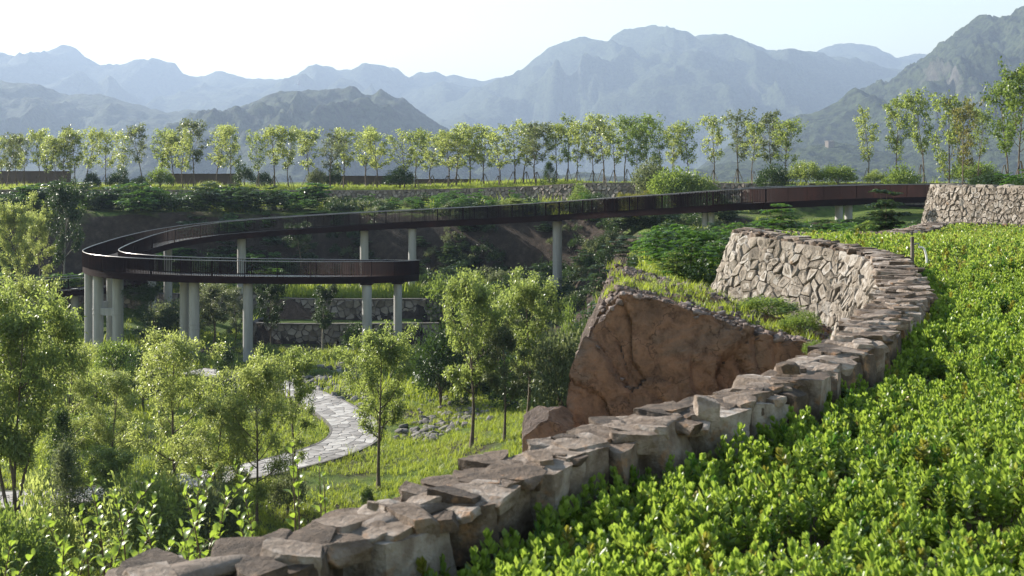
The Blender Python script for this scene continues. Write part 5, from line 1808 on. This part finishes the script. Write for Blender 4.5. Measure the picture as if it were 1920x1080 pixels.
# rubble beside the path and gravel on the rock
rng = np.random.default_rng(55)
PEB = []
for k in range(4):
    V, Q = stone_verts(rng, (.5, .4, .3), 4, 6, 0.3, 0.04, 3.0)
    a = Acc(); a.add(V, Q); PEB.append(proto(a, M['rubble'], 'rubble_stone'))
PEBD = []
for k in range(3):
    V, Q = stone_verts(rng, (.5, .45, .35), 3, 5, 0.25, 0.05, 3.0)
    a = Acc(); a.add(V, Q); PEBD.append(proto(a, M['gravel'], 'gravel_stone'))
def heap(name, label, spots, protos):
    P_, R_, S_, I_ = [], [], [], []
    for (px, py, sx, sy, n, s0, s1) in spots:
        for k in range(n):
            q = PZ(px + rng.normal() * sx, py + rng.normal() * sy, -10.4)
            if q.y < 5 or on_path(np.array([q.x]), np.array([q.y]), .15)[0]:
                continue
            s = rng.uniform(s0, s1)
            P_.append((q.x, q.y, gz(q.x, q.y) + s * .15)); R_.append(rng.uniform(-.4, .4, 3) + [0, 0, rng.uniform(0, 6)]); S_.append(s); I_.append(rng.integers(0, len(protos)))
    scatter(name, label, P_, R_, S_, protos, I_)
heap('rubble', 'grey stone rubble along a dry stream bed right of the path', [(640, 735, 26, 14, 90, .2, .55), (600, 712, 26, 8, 40, .2, .5), (655, 700, 24, 8, 60, .2, .5), (838, 790, 42, 16, 110, .14, .45), (790, 812, 24, 9, 50, .15, .45), (880, 770, 26, 10, 60, .14, .4)], PEB)
# dark gravel over the top of the big rock: dropped onto its surface
dg = bpy.context.evaluated_depsgraph_get()
dg.update()
P_, R_, S_, I_ = [], [], [], []
G_, GR, GS, GI = [], [], [], []
inv = big_rock.matrix_world.inverted()
for k in range(4200):
    x, y = rng.uniform(1.0, 4.9), rng.uniform(13.6, 19.0)
    ok, loc, nrm, _ = big_rock.ray_cast(Vector((x, y, 4)) - big_rock.location, Vector((0, 0, -1)))
    if not ok or nrm.z < 0.6:
        continue
    loc = loc + big_rock.location
    if rng.random() < 0.75:
        s = rng.uniform(0.015, 0.075) * (1 if rng.random() < .93 else 1.8)
        P_.append(loc); R_.append(rng.uniform(-.5, .5, 3) + [0, 0, rng.uniform(0, 6)]); S_.append(s); I_.append(rng.integers(0, 3))
    elif fbm(np.array([[x * 1.2, y * 1.2, 3]]), 2)[0] > 0.05 and y > 14.8:
        G_.append(loc - Vector((0, 0, .02))); GR.append([0, 0, rng.uniform(0, 6)]); GS.append(rng.uniform(.25, .55)); GI.append(rng.choice([0, 1, 2, 3]))
scatter('gravel', 'dark gravel and soil crumbs on the top of the rock', P_, R_, S_, PEBD, I_)
scatter('grass', 'yellowish grass growing on the top of the rock', G_, GR, GS, TUFT, GI)

# --------------------------------------------- leafy shoots just beyond the wall, near the camera
def near_shoot(seed, n, spots, leaf=0.085):
    rng = np.random.default_rng(seed)
    T, C = Acc(), Acc()
    for (x, y, z0, x1, y1, z1) in spots:
        st = bez((x, y, z0), np.array([(x1 - x) * .2, (y1 - y) * .2, (z1 - z0) * .6]), (x1, y1, z1), 14)
        tube(T, st, np.linspace(0.007, 0.002, 14), 5, False)
        t, a, b = frames(st)
        for k in range(n):
            f = 0.30 + 0.70 * k / (n - 1)
            p = np.array([np.interp(f, np.linspace(0, 1, 14), st[:, q]) for q in range(3)])
            az = k * 2.4 + rng.uniform(-.4, .4)
            d = unit(np.array([math.cos(az), math.sin(az), 0.45 + 0.6 * f]) + 0.3 * t[7])
            sd = unit(np.cross(d, [0, 0, 1.0]) + rng.normal(size=3) * .25)
            up = np.cross(sd, d)
            l = leaf * rng.uniform(0.7, 1.2) * (1.05 - 0.35 * f)
            w = l * 0.25
            us = [0, .18, .42, .7, 1.0]; ws = [.08, .75, 1.0, .72, .0]
            V = []
            for u, ww in zip(us, ws):
                c = p + d * l * (u + .12) + up * l * (0.10 * math.sin(u * 3.1)) - np.array([0, 0, 1]) * l * .22 * u * u
                V += [c - sd * w * ww + up * w * .25 * ww, c, c + sd * w * ww + up * w * .25 * ww]
            q = grid_faces(5, 3)
            C.add(V, q)
            tube(T, [p, p + d * l * .14], [.0015, .001], 3, False)
    return T.build('stems', M['bark']), C.build('foliage', M['near_leaf'])
rng = np.random.default_rng(91)
spots = []
for px, py, Y in ((170, 905, 5.6), (150, 960, 5.4), (215, 930, 5.9), (185, 985, 5.2), (290, 900, 6.2), (260, 960, 5.5), (300, 985, 5.3), (345, 925, 6.0), (372, 888, 6.3), (405, 880, 6.4), (440, 872, 6.5), (470, 885, 6.3), (425, 925, 6.0), (340, 990, 5.3), (235, 1000, 5.2), (380, 965, 5.6),
                  (120, 1020, 5.0), (90, 985, 5.3), (265, 1030, 5.0), (155, 1050, 4.9), (210, 1045, 5.0), (320, 1020, 5.1), (60, 1045, 5.0), (445, 960, 5.7), (20, 1020, 5.2), (355, 1030, 5.0), (400, 1000, 5.3), (290, 940, 5.8)):
    q = P(px, py, Y)
    bx, by = q.x - rng.uniform(-.12, .38) + 0.1 * (q.x + 1.9), q.y + rng.uniform(-.2, .4)
    spots.append((bx, by, q.z - rng.uniform(.6, .9), q.x, q.y, q.z))
T_, C_ = near_shoot(5, 20, spots)
t = thing('leafy_shrub', 'bright leafy shoots rising just beyond the near wall', 'shrub', (0, 0, 0))
obj('stems', T_, t); obj('foliage', C_, t)
for px, pys, Y, lab in ((548, (838, 872), 6.0, 'thin leafy shoot beyond the wall, alone in front of a trunk'), (598, (868, 895), 6.2, 'pale leafy shoot right of the lone thin shoot')):
    sp_ = []
    for k, py in enumerate(pys):
        q = P(px + k * 9, py, Y)
        sp_.append((q.x + .02, q.y, q.z - .75, q.x, q.y, q.z))
    T_, C_ = near_shoot(7 + px, 11, sp_, 0.09)
    t = thing('leafy_shoot', lab, 'shrub', (0, 0, 0))
    obj('stems', T_, t); obj('foliage', C_, t)
